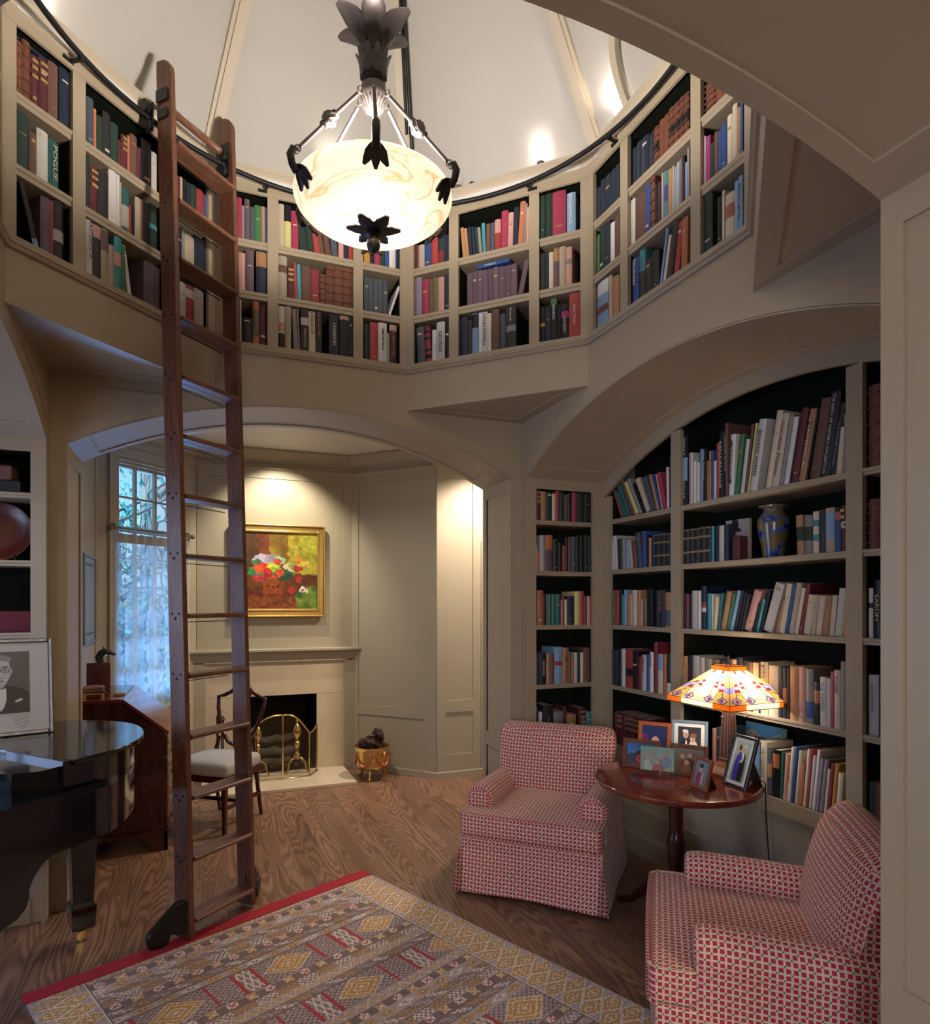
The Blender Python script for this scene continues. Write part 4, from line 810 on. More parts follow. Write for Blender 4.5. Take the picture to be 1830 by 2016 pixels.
# lit arched dormer reveal in the ceiling over the alcove
T = frame(0, R+.135); cone = atan2(APEX-ZC, RC-RT); mb = MB(T @ TR(-.02, 0, ZC+.02) @ RX(-(pi/2-cone)) if 0 else T @ TR(-.12, 0, ZC+.02) @ RX(pi/2-cone))
o = [(.20*cos(t), .02+.42*sin(t)) for t in [pi*i/20 for i in range(21)]]; n_ = [(.16*cos(t), .02+.37*sin(t)) for t in [pi*i/20 for i in range(21)]]
mb.loft([[(x0, -.02, z0), (x0, -.05, z0), (x1, -.05, z1), (x1, -.02, z1)] for (x0, z0), (x1, z1) in zip(o, n_)]); struct(mb, 'trim_arch', cornice)
# ------------------------------------------------------------------ armchairs
def armchair(T, label):
    r = thing('armchair', label, 'armchair', T, 'red check armchairs by the round table')
    W = .40
    # skirt with kick pleats
    def ring(z, fl, k): 
        pts = []
        x0, x1, y0, y1 = -W-fl, W+fl, .02-fl, .80+fl
        for i in range(17): t = i/16; pts.append((x0+(x1-x0)*t, y0-(.006*sin(t*pi*3)*k), z+(.012*sin(t*pi)*k if k else 0)))
        for i in range(1, 13): t = i/12; pts.append((x1+.005*sin(t*pi*3)*k, y0+(y1-y0)*t, z))
        for i in range(1, 13): t = i/12; pts.append((x1+(x0-x1)*t, y1, z))
        for i in range(1, 12): t = i/12; pts.append((x0-.005*sin(t*pi*3)*k, y1+(y0-y1)*t, z))
        return pts
    mb = MB(); mb.loft([ring(.262, .0, 0), ring(.25, .004, .2), ring(.15, .012, .6), ring(.018, .028, 1)], cap=False)
    for sx in (-1, 1):      # pleat flaps at the front corners
        for (ax, ay, bx, by) in ((sx*W, .02, sx*(W+.034), -.012), (sx*W, .02, sx*(W+.030), .05)):
            mb.loft([[(ax+dx, ay+dy, .255), (ax+dx-sx*.09*q, ay+dy+.09*(1-q), .255)] for dx, dy, q in (((0, -.006, 1) if ay == by else (0, 0, 0)),)]*1+[[(bx, by, .02), (bx-sx*.08, by-.004, .03)]], cap=False) if 0 else mb.loft([[(sx*(W+.002), .016, .256), (sx*(W-.012), .016, .256)], [(sx*(W+.040), -.020, .022), (sx*(W-.02), -.022, .026)]], cap=False, close=False)
    mb.build('skirt', fabric, r, smooth=50, uv=True)
    MB().rbox((0, .41, .298), (2*W+.004, .79, .085), .016, 2, 8).build('seat_rail', fabric, r, smooth=60, merge=True, uv=True)
    MB().rbox((0, .36, .398), (.56, .66, .13), .035, 3, 8, (0, .0, .02)).build('cushion_body', fabric, None, smooth=60, merge=True, uv=True) if 0 else None
    # T cushion: body between the arms plus ears in front of them
    cu = MB(); cu.rbox((0, .075, .398), (2*W-.004, .16, .128), .028, 3, 8, (0, .006, .006)); cu.rbox((0, .36, .400), (.575, .60, .132), .03, 3, 8, (0, 0, .022))
    c = cu.build('seat_cushion', fabric, r, smooth=60, merge=True, uv=True)
    pip = MB()
    for z in (.458, .337): pip.tube([(-W+.015, .15, z), (-W+.004, .12, z), (-W+.006, .02, z), (-W+.03, -.006, z)]+[(-W+.03+(2*W-.06)*i/8, -.008-.006*sin(pi*i/8), z+.004*sin(pi*i/8)) for i in range(1, 8)]+[(W-.03, -.006, z), (W-.006, .02, z), (W-.004, .12, z), (W-.015, .15, z)], .006, 6)
    pip.build('piping', fabric, c, smooth=60, uv=True)
    for s in (-1, 1):
        mb = MB(); prof = []
        for t in [i/12 for i in range(13)]: a = -.15*pi+1.3*pi*t; prof.append((.083*cos(a), .083*sin(a)))
        prof = [(.070, -.26)]+prof+[(-.066, -.26)]
        rings = []
        for y, k, dz in ((.135, .70, .0), (.141, .88, .0), (.158, .97, .0), (.20, 1, .002), (.35, 1, -.002), (.55, 1, -.012), (.74, 1, -.02)):
            rings.append([(s*(W-.072)+s*px*(k if pz > -.1 else 1), y, .505+dz+(pz*k if pz > -.1 else pz)) for px, pz in prof])
        mb.loft(rings); a_ = mb.build('arm', fabric, r, smooth=60, uv=False)
        me = a_.data; uvl = me.uv_layers.new(name='UV').data; m = len(prof); ln = [0]
        for i in range(1, m): ln.append(ln[-1]+hypot(prof[i][0]-prof[i-1][0], prof[i][1]-prof[i-1][1]))
        for p in me.polygons:
            quad = len(p.vertices) == 4
            for li in p.loop_indices:
                vi = me.loops[li].vertex_index; i, k = vi % m, vi//m; co_ = me.vertices[vi].co
                if quad: uvl[li].uv = (ln[i], co_.y)
                else: uvl[li].uv = (co_.x, co_.z)
    # back, leaning, with rolled top
    Tb = TR(0, .60, .33) @ RX(radians(-13))
    bk = MB(Tb); rings = []; wf = lambda z: .338+.035*min(1, max(0, (z-.12)/.3))
    K_ = 14
    def sect(z, w, d, yo, n=9):
        out = []
        for i in range(n+1): t = -1+2*i/n; out.append((w*t, -d*(.45+.55*max(0, 1-t*t)**.35)+yo, z))
        for i in range(n+1): t = 1-2*i/n; out.append((w*t, d*.8*(.45+.55*max(0, 1-t*t)**.35)+yo, z))
        return out
    for z, dw, d, yo in ((0, 0, .08, 0), (.1, 0, .085, 0), (.2, 0, .09, -.004), (.3, .0, .092, -.004), (.38, 0, .09, .0), (.44, 0, .09, .008), (.49, -.004, .086, .018), (.525, -.014, .07, .03), (.548, -.03, .048, .042), (.556, -.06, .02, .05)):
        rings.append(sect(z, wf(z)+dw, d, yo))
    bk.loft(rings); bk.build('backrest', fabric, r, smooth=60, uv=True)
    MB().box(-.37, .37, .70, .79, .26, .50).build('back_panel', fabric, r, uv=True)
    return r
armchair(TR(1.005, .565, 0) @ RZ(radians(-43.8)), 'red check armchair standing beside the arch pier, facing the room')
armchair(TR(.975, -.50, 0) @ RZ(radians(-129.3)), 'red check armchair nearest the camera, partly behind the right doorway jamb')

# ------------------------------------------------------------------ round table
tb = thing('pedestal_table', 'round mahogany pedestal table carrying the lamp and photo frames', 'table', TR(1.6, .085, 0))
MB().lathe([(.30, .725), (.385, .728), (.398, .734), (.402, .742), (.405, .752), (.400, .759), (.392, .762)], 72).build('tabletop', mahog_x, tb, smooth=35)
MB().lathe([(.05, .16), (.062, .18), (.06, .21), (.038, .24), (.034, .30), (.042, .36), (.048, .44), (.040, .47), (.034, .50), (.036, .60), (.046, .69), (.060, .72), (.11, .725)], 32).build('pedestal', mahog_d, tb, smooth=50)
for i in range(3):
    a = i*2*pi/3+radians(105); T = RZ(a); leg = MB(T)
    pts = [(.03, 0, .21), (.10, 0, .20), (.19, 0, .13), (.27, 0, .05), (.33, 0, .022), (.36, 0, .018)]
    leg.tube(pts, [.030, .028, .024, .020, .018, .017], 10); leg.build('leg', mahog_d, tb, smooth=60)

# ------------------------------------------------------------------ stained glass lamp
LX, LY = 1.895, .035; LR = radians(1)
lp_ = thing('table_lamp', 'mission style lamp with amber stained glass shade, lit on the round table', 'lamp', TR(LX, LY, .762) @ RZ(LR))
def sq(z, h): return [(-h, -h, z), (h, -h, z), (h, h, z), (-h, h, z)]
lw = wood('lamp_wood', '6a3a28', '8d5a40', .3, 'z', 12, 8)
MB().loft([sq(0, .085), sq(.012, .085), sq(.02, .078), sq(.045, .06), sq(.058, .043), sq(.07, .036)]).build('base', lw, lp_)
cm = MB(); cm.loft([sq(.07, .036), sq(.085, .036), sq(.09, .032), sq(.385, .021), sq(.39, .026), sq(.415, .026), sq(.42, .018), sq(.45, .018)])
cm.build('column', lw, lp_)
mb = MB()
for i in range(4):
    mb.T = RZ(i*pi/2)
    for x in (-.5, 0, .5): mb.add([(x*.05-.004, -.0345, .095), (x*.05+.004, -.0345, .095), (x*.034+.003, -.0235, .335), (x*.034-.003, -.0235, .335)], [(0, 1, 2, 3)])
mb.build('column_inlay', mat('grey_inlay', (.30, .26, .25), .3, .4), lp_)
sg = attr_mat('stained_glass', .25, transl=.75)
came = mat('lead_came', (.03, .02, .015), .5, .5)
def glass_fn(hexes):
    pal = [np.array(c)/255 for c in ((250, 236, 196), (233, 190, 116), (150, 150, 220), (165, 52, 44), (240, 240, 245), (236, 140, 40))]
    def fn(U, V):
        x = np.abs(U-.5)*2; out = np.zeros(U.shape+(3,))+pal[0]
        out[x > .5+.25*(1-V)*0] = pal[1]
        band = (np.abs(V-.52+.25*(x-.5)) < .085); out[band & (x > .18)] = pal[4]; out[band & (x > .62)] = pal[2]
        for cx_, cz_ in ((.36, .48), (.36, .62), (.66, .38), (.66, .56)): out[(np.abs(x-cx_) < .09) & (np.abs(V-cz_) < .035)] = pal[3]
        for cx_ in (.33, .78):
            d = np.abs(x-cx_)/.16+np.abs(V-.10)/.11; out[d < 1] = pal[2]; out[d < .6] = pal[4]; out[d < .42] = pal[3]
        d = np.abs(x-.42)/.16+np.abs(V-.96)/.08; out[d < 1] = pal[3]
        return out
    return fn
B0, B1, Z0, Z1 = .215, .060, .400, .545
import itertools
for i in range(4):
    o = picture('glass_panel', 1, 1, 56, 40, glass_fn(0), sg, lp_)
    for v in o.data.vertices:
        u, t = v.co.x+.5, v.co.z; h = B0+(B1-B0)*t; p = RZ(i*pi/2) @ Vector(((2*u-1)*h, -h, Z0+(Z1-Z0)*t)); v.co = p
    for q, (za, zb, ha, hb, c) in enumerate(((Z0-.028, Z0, B0-.001, B0, (.87, .40, .10)), (Z1, Z1+.022, B1, B1, (.85, .38, .10)))):
        s_ = picture('glass_border', 1, 1, 12, 1, lambda U, V, c=c, q=q: np.where((np.abs(U-.5)[..., None] < (.25 if q == 0 else -1)), np.array((.97, .92, .74)), np.array(c)), sg, lp_)
        for v in s_.data.vertices: u, t = v.co.x+.5, v.co.z; h = ha+(hb-ha)*t; v.co = RZ(i*pi/2) @ Vector(((2*u-1)*h, -h, za+(zb-za)*t))
cmb = MB()
for i in range(4):
    T = RZ(i*pi/2); pt = lambda u, t, T=T: T @ Vector(((2*u-1)*(B0+(B1-B0)*t), -(B0+(B1-B0)*t)-.0008, Z0+(Z1-Z0)*t)); cmb.T = I4
    segs = [((0, 0), (1, 0)), ((0, 1), (1, 1)), ((0, 0), (0, 1))]
    for sg_ in (-1, 1):
        f = lambda x: .5+sg_*x/2
        segs += [((f(0), .60), (f(.18), .60)), ((f(0), .54), (f(.18), .54)), ((f(.18), .60), (f(.30), .76)), ((f(.30), .76), (f(.42), .96)), ((f(.18), .54), (f(.27), .40)), ((f(.27), .40), (f(.33), .2)),
                 ((f(.27), .60), (f(.75), .38)), ((f(.27), .44), (f(.75), .26)), ((f(.27), .44), (f(.27), .66)), ((f(.45), .40), (f(.45), .58)), ((f(.57), .34), (f(.57), .5)), ((f(.75), .26), (f(.75), .45)), ((f(.27), .70), (f(1), .46)), ((f(.75), .26), (f(.78), .2)), ((f(.57), .3), (f(.48), .14))]
        for cx_ in (.33, .78):
            dd = [(f(cx_-.16), .10), (f(cx_), .21), (f(cx_+.16), .10), (f(cx_), .0), (f(cx_-.16), .10)]; segs += list(zip(dd[:-1], dd[1:]))
    for a, b in segs: cmb.tube([pt(*a), pt(*b)], .0013, 4)
    for z, h in ((Z0-.028, B0-.001), (Z1+.022, B1)): cmb.tube([T @ Vector((-h, -h, z)), T @ Vector((h, -h, z))], .0018, 4)
    for za, zb, ha, hb in ((Z0-.028, Z0, B0-.001, B0), (Z1, Z1+.022, B1, B1)): cmb.tube([T @ Vector((-ha, -ha, za)), T @ Vector((-hb, -hb, zb))], .0016, 4)
cmb.build('shade_leading', came, lp_)
MB().lathe([(.005, .44), (.008, .46), (.006, .55), (.012, .57), (.010, .58), (.005, .585), (.006, .61), (.002, .62)], 14).build('finial', nickel, lp_, smooth=50)
for x, y in ((-.075, -.03), (.055, -.06)):
    c = MB(); c.tube([(x, y, .45), (x, y, .315)], .0016, 5); c.ball((x, y, .308), .009, 10); c.build('pull_chain', nickel, lp_, smooth=60)
for a in (0, pi): lamp('lamp_bulb', 'POINT', (LX+.05*cos(a+.6), LY+.05*sin(a+.6), .762+.455), 2.7, (1, .84, .66), .03)
tag(MB().tube([(1.93, .0, .764), (1.985, -.06, .766), (2.005, -.095, .74), (2.004, -.10, .60), (1.996, -.125, .35), (1.985, -.15, .06), (1.98, -.16, .01)], .003, 6).build('lamp_cord', black_iron, smooth=60), 'thin black electric cord hanging down behind the round table', 'cord')

# ------------------------------------------------------------------ photo frames on the table
def hx(s): return np.array(tuple(int(s[i:i+2], 16) for i in (0, 2, 4)))/255
def blob(out, U, V, cx, cy, rx, ry, c, rot=0):
    x, y = U-cx, V-cy; x, y = x*cos(rot)+y*sin(rot), -x*sin(rot)+y*cos(rot); out[(x/rx)**2+(y/ry)**2 < 1] = hx(c)
def grad(U, V, a, b): return hx(a)*(1-V[..., None])+hx(b)*V[..., None]
def ph_couple_snow(U, V):
    o = grad(U, V, '5f86b8', '2f6fb8'); o[V < .4+.12*np.sin(U*7)] = hx('3a4350')
    blob(o, U, V, .60, .30, .34, .42, '23232b'); blob(o, U, V, .52, .22, .2, .25, 'c23048', .5); blob(o, U, V, .74, .26, .2, .3, 'c23048', -.5); blob(o, U, V, .62, .66, .13, .16, 'b98a6d'); blob(o, U, V, .58, .80, .17, .10, '7a5a36'); return o
def ph_baby(U, V):
    o = grad(U, V, '2a2350', '1b2f66'); blob(o, U, V, .1, .35, .25, .4, '7a1f6a'); blob(o, U, V, .52, .12, .26, .28, 'e6e2e6'); blob(o, U, V, .54, .48, .17, .21, 'e8b79b'); blob(o, U, V, .48, .50, .022, .016, '3a2a22'); blob(o, U, V, .62, .50, .022, .016, '3a2a22'); blob(o, U, V, .55, .39, .05, .016, 'a0524a'); return o
def ph_wedding(U, V):
    o = grad(U, V, '3c4a40', '221f24'); blob(o, U, V, .30, .30, .22, .45, '171a2c'); blob(o, U, V, .36, .42, .05, .18, 'f0eef0'); blob(o, U, V, .34, .76, .12, .12, 'c79a80'); blob(o, U, V, .32, .86, .13, .06, 'd9d6d2')
    blob(o, U, V, .66, .22, .24, .38, 'f1e9e6'); blob(o, U, V, .64, .64, .11, .11, 'd6a98e'); blob(o, U, V, .67, .74, .13, .07, '8a5636'); blob(o, U, V, .50, .36, .08, .06, 'e7d3cf'); return o
def ph_group(U, V):
    o = grad(U, V, '5a4a40', '8b8478'); 
    for x, y, c, k in ((.3, .55, '7a4a34', 'caa08a'), (.55, .6, '5a3a2e', 'd0a58e'), (.75, .5, '3c3a44', 'c4967e'), (.45, .3, '8a5a3e', 'c89a80')): blob(o, U, V, x, y-.25, .16, .26, c); blob(o, U, V, x, y+.1, .08, .11, k)
    return o
def ph_woman(U, V):
    o = grad(U, V, '6f7f86', '7d94a3'); blob(o, U, V, .45, .2, .3, .4, '8e3f56'); blob(o, U, V, .44, .68, .14, .15, 'd0a58e'); blob(o, U, V, .44, .80, .17, .09, '3b2a26'); blob(o, U, V, .62, .3, .07, .3, 'c7b7ae'); return o
def ph_dance(U, V):
    o = grad(U, V, '8f9a86', 'b9c3a8'); o[(np.abs(V-.62) < .012) | (np.abs(U-.5) < .008)] = hx('7c8672')
    blob(o, U, V, .33, .30, .2, .38, '3a34b8'); blob(o, U, V, .38, .62, .12, .14, '3a34b8'); blob(o, U, V, .38, .80, .09, .08, 'd8ab92'); blob(o, U, V, .33, .84, .10, .08, '5a3324'); blob(o, U, V, .66, .30, .2, .44, '17171c'); blob(o, U, V, .62, .62, .06, .14, 'efeef0'); blob(o, U, V, .62, .84, .1, .085, 'd0a083'); blob(o, U, V, .64, .90, .11, .05, 'cfcfcf'); blob(o, U, V, .5, .5, .09, .03, 'd8ab92', .5); return o
def ph_family(U, V):
    o = grad(U, V, 'b9b58e', '9fb0a0')
    for x, y, c, k in ((.25, .45, 'd9d2c6', 'd2a890'), (.42, .62, 'b9a8a0', 'c99a82'), (.62, .5, 'c26a62', 'd2a890'), (.78, .62, '8f96a6', 'c99a82'), (.5, .28, 'd0606a', 'd8b098')): blob(o, U, V, x, y-.24, .15, .25, c); blob(o, U, V, x, y+.08, .075, .10, k)
    return o
def photo_frame(label, x, y, yaw, w, h, fw, fm, fn, lean=14, matw=0, leg=True, z=.762, dep=.016, matc='e8e6e4', grp='photo frames on the round table'):
    r = thing('photo_frame', label, 'photo frame', TR(x, y, z+.001) @ RZ(yaw), grp); T = RX(radians(-lean))
    f = MB(T)
    for a in ((-w/2, -w/2+fw, 0, h), (w/2-fw, w/2, 0, h), (-w/2+fw, w/2-fw, 0, fw), (-w/2+fw, w/2-fw, h-fw, h)): f.box(a[0], a[1], 0, dep, a[2], a[3])
    f.build('frame', fm, r, bevel=.002, seg=1)
    MB(T).box(-w/2+fw*.5, w/2-fw*.5, dep*.6, dep*.9, fw*.5, h-fw*.5).build('backing', mat('frame_backing', (.01, .01, .011), .6), r)
    if matw: MB(T).box(-w/2+fw, w/2-fw, dep*.35, dep*.5, fw, h-fw).build('mount', mat('mount_'+matc, srgb(matc), .7), r)
    iw, ih = w-2*fw-2*matw, h-2*fw-2*matw
    picture('photo', iw, ih, 60, int(60*ih/iw), fn, photo, r, T @ TR(0, dep*.3, fw+matw))
    if leg:
        L_ = h*.72; lx = min(.03, w*.2); a2 = radians(lean); ya = sin(a2)*L_+dep*cos(a2); za = cos(a2)*L_; yb = ya+L_*.42
        s = MB(); s.prism([(ya-.003, za), (ya+.003, za), (yb+.004, 0), (yb-.004, 0)], -lx, lx, 'x'); s.build('easel_leg', mat('frame_backing', (.01, .01, .011), .6), r)
    return r
fw_dark = wood('walnut_frame', '5c3420', '80492c', .35, 'x', 14, 8); fw_or = wood('orange_wood_frame', '9c4a26', 'bf6436', .35, 'x', 14, 8); fw_red = wood('cherry_frame', '7a3a22', '9a5030', .35, 'z', 14, 8)
silverblue = mat('pewter_frame', (.22, .30, .36), .35, .6); blackfr = mat('black_frame', (.012, .012, .013), .35)
vy = lambda d: radians(d)
photo_frame('walnut photo frame showing a person in red and black outdoors, at the table edge', 1.545, .300, vy(-50), .195, .155, .023, fw_dark, ph_couple_snow, 12)
photo_frame('orange wood photo frame with a baby portrait, beside the pewter frame', 1.690, .375, vy(-50), .180, .225, .022, fw_or, ph_baby, 14)
photo_frame('pewter photo frame with white mount showing a wedding couple', 1.815, .235, vy(-46), .190, .250, .016, silverblue, ph_wedding, 15, .020)
photo_frame('walnut photo frame with a dark family group, beside the lamp base', 1.672, .085, vy(-52), .190, .160, .022, fw_dark, ph_group, 14)
photo_frame('small cherry photo frame turned sideways at the table front', 1.560, -.105, vy(-97), .125, .150, .016, fw_red, ph_woman, 14)
photo_frame('black photo frame with white mount showing a couple, on the table front', 1.742, -.145, vy(-92), .150, .255, .015, blackfr, ph_dance, 18, .016)
ac = thing('photo_frame', 'clear acrylic photo block standing in front of the walnut frame', 'photo frame', TR(1.520, .135, .763) @ RZ(vy(-43)), 'photo frames on the round table')
acr = bpy.data.materials.new('acrylic'); acr.use_nodes = True
_n = acr.node_tree.nodes; _l = acr.node_tree.links; _n.remove(_n['Principled BSDF']); _t = _n.new('ShaderNodeBsdfTransparent'); _t.inputs[0].default_value = (.90, .95, .96, 1); _g = _n.new('ShaderNodeBsdfGlossy'); _g.inputs['Roughness'].default_value = .05; _f = _n.new('ShaderNodeFresnel'); _f.inputs[0].default_value = 1.5
_b = _n.new('ShaderNodeNewGeometry'); _q = _n.new('ShaderNodeMath'); _q.operation = 'SUBTRACT'; _q.inputs[0].default_value = 1; _l.new(_b.outputs['Backfacing'], _q.inputs[1]); _w = _n.new('ShaderNodeMath'); _w.operation = 'MULTIPLY'; _l.new(_f.outputs[0], _w.inputs[0]); _l.new(_q.outputs[0], _w.inputs[1])
_x = _n.new('ShaderNodeMixShader'); _l.new(_w.outputs[0], _x.inputs[0]); _l.new(_t.outputs[0], _x.inputs[1]); _l.new(_g.outputs[0], _x.inputs[2]); _l.new(_x.outputs[0], _n['Material Output'].inputs[0])
MB().box(-.105, .105, -.008, .042, 0, .011).build('acrylic_base', acr, ac); MB(RX(radians(-6))).box(-.100, .100, .004, .018, .011, .165).build('acrylic_block', acr, ac)
picture('photo', .165, .12, 60, 44, ph_family, photo, ac, RX(radians(-6)) @ TR(0, .0195, .028))
# vase, open book, cover-out book on the alcove shelves
VT = lambda px, py, off: (NM.inverted() @ on_plane(px, py, Vector((1, 0, 0)), 2.018+off))
va = VT(1522, 1095, .12); vs = thing('vase', 'blue and olive glazed vase on the second alcove shelf', 'vase', NM @ TR(va.x, .12, 1.884))
vm = mat('vase_glaze', (.25, .22, .13), .18, coat=.5); N = vm.node_tree.nodes; Lk = vm.node_tree.links; tc = N.new('ShaderNodeTexCoord'); nt = N.new('ShaderNodeTexNoise'); nt.inputs['Scale'].default_value = 16; nt.inputs['Detail'].default_value = 4; Lk.new(tc.outputs['Object'], nt.inputs['Vector'])
rp = N.new('ShaderNodeValToRGB'); rp.color_ramp.interpolation = 'CONSTANT'; e = rp.color_ramp.elements; e[0].color = (*srgb('7a6b44'), 1); e[1].position = .53; e[1].color = (*srgb('4a63a8'), 1); q = e.new(.60); q.color = (*srgb('27356e'), 1); Lk.new(nt.outputs[0], rp.inputs[0]); Lk.new(rp.outputs[0], N['Principled BSDF'].inputs['Base Color'])
MB().lathe([(.05, 0), (.052, .006), (.055, .05), (.07, .12), (.079, .18), (.076, .21), (.056, .235), (.046, .25), (.05, .262), (.072, .272), (.074, .276), (.066, .276)], 32).build('vase_body', vm, vs, smooth=60)
MB().lathe([(.046, .255), (.05, .26), (.066, .277), (.070, .275)], 32, cap=False).build('rim', mat('vase_blue', srgb('4a63a8'), .2), vs, smooth=60)
def ph_hat(U, V):
    o = grad(U, V, '8d8288', 'a39a9e'); blob(o, U, V, .45, .2, .38, .42, '1c1a1f'); blob(o, U, V, .36, .62, .13, .17, 'a8775e'); blob(o, U, V, .38, .76, .30, .06, '17151a', -.1); blob(o, U, V, .40, .88, .16, .14, '17151a'); o[np.abs(V-.27) < .015] = hx('c9c6c8'); return o
a, b = VT(1434, 1105, .09), VT(1474, 1105, .07)
cv = MB(); w = .155; cv.box(-w/2, w/2, 0, .018, 0, .225); T = NM @ TR(a.x+w/2+.004, .07, 1.885) @ RZ(radians(3)) ; o = cv.build('book', bm_('e')); o.matrix_world = T; tag(o, 'book standing cover out with a person in a black hat and coat', 'book', 'books in the alcove bookcase')
picture('cover', w, .225, 50, 70, ph_hat, photo, o, TR(0, -.0012, 0))
q = VT(1452, 1100, .03); o = MB().rbox((0, .05, .065), (.052, .10, .13), .012, 3, 2).build('book', bm_('m'), smooth=50, merge=True); o.matrix_world = NM @ TR(q.x, .01, 1.884); tag(o, 'small round-topped maroon book in front of the hat cover', 'book', 'books in the alcove bookcase')
def ph_rabbit(U, V):
    o = grad(U, V, 'cfcab6', 'd6d2c0'); o[V > .82+.06*np.sin(U*9)] = hx('6fb6d6'); o[(V < .3)] = hx('b9b6a6'); return o
w = .265; q = VT(1437, 1430, .12); o = MB().box(0, w, 0, .012, 0, .30).build('book', bm_('c')); o.matrix_world = NM @ TR(q.x, .212, .679) @ RX(radians(-5)); tag(o, "pale children's book standing cover out behind the lamp column", 'book', 'books in the alcove bookcase')
picture('cover', w-.004, .296, 40, 44, ph_rabbit, photo, o, TR(w/2, -.0012, .002)); text_mesh('PETER', .06, bm_('r'), 'cover_title', o, TR(.13, -.002, .205) @ RX(pi/2), .13, .02); text_mesh('RABBIT', .06, bm_('r'), 'cover_title', o, TR(.13, -.002, .15) @ RX(pi/2), .15, .02)
# flat books
o = MB().box(-.17, .17, 0, .16, 0, .022).build('book', bm_('b')); o.matrix_world = GC @ TR(-.005, .03, 3.498+.224) @ RY(radians(-.6)); o.scale = (.62, 1, 1); tag(o, 'blue book lying flat on the row of mauve volumes', 'book', 'books in the gallery bookcases')
text_mesh('CANDLELITE', .016, bm_('w'), 'spine_title', o, TR(-.03, -.001, .011) @ RX(pi/2), .12, .01)
o = MB().box(-.118, .118, 0, .17, 0, .012).build('book', bm_('n')); o.matrix_world = GA @ TR(-.412, .03, 3.802+.243); tag(o, 'navy folio lying flat on the leather books, top shelf behind the ladder', 'book', 'books in the gallery bookcases')
# left alcove: stacked old books, red plate, crimson box
HT = NS
o = MB().box(-.28, 0, 0, .15, 0, .062).build('book', bm_('K'), bevel=.004); o.matrix_world = HT @ TR(-1.53, .03, 2.222); tag(o, 'dark old book lying flat, lower of two beside the piano alcove', 'book', 'old books lying flat')
o = MB().box(-.26, 0, 0, .15, 0, .078).build('book', bm_('u'), bevel=.012); o.matrix_world = HT @ TR(-1.565, .025, 2.285); tag(o, 'brown old book lying flat on another in the left bookcase', 'book', 'old books lying flat')
pl = thing('plate', 'large dark red plate with gilt pattern on a black stand', 'plate', HT @ TR(-1.655, .13, 1.872)); T = TR(0, .03, .155) @ RX(radians(78)) @ RX(0)
pr = mat('red_lacquer', srgb('5c2018'), .3, noise=.25, nscale=12, coat=.3)
MB(T).lathe([(.002, -.004), (.08, -.002), (.13, .006), (.156, .022), (.160, .022), (.135, .0), (.08, -.010), (.002, -.012)], 48).build('dish', pr, pl, smooth=50)
mb = MB(T)
for k in range(9): x = -.05+.0125*k; mb.tube([(x-.02, -.03, -.001), (x+.03, .035, -.001)], .0014, 4)
mb.tube([(-.06, -.055, -.001), (.0, -.06, -.001), (.02, -.09, .001)], .002, 4); mb.build('gilt_pattern', gold, pl)
mb = MB(); 
for x in (-.05, .09): mb.tube([(x, -.05, .035), (x, -.045, .0), (x, .07, 0), (x, .085, .2)], .005, 6)
mb.build('plate_stand', black_iron, pl)
o = MB().rbox((-.15, .09, .055), (.30, .17, .11), .006, 2, 2).build('lidded_box', mat('crimson_cloth', srgb('5e0a24'), .6), smooth=40, merge=True); o.matrix_world = HT @ TR(-1.482, .02, 1.500); tag(o, 'low crimson cloth box on the shelf above the piano', 'box')
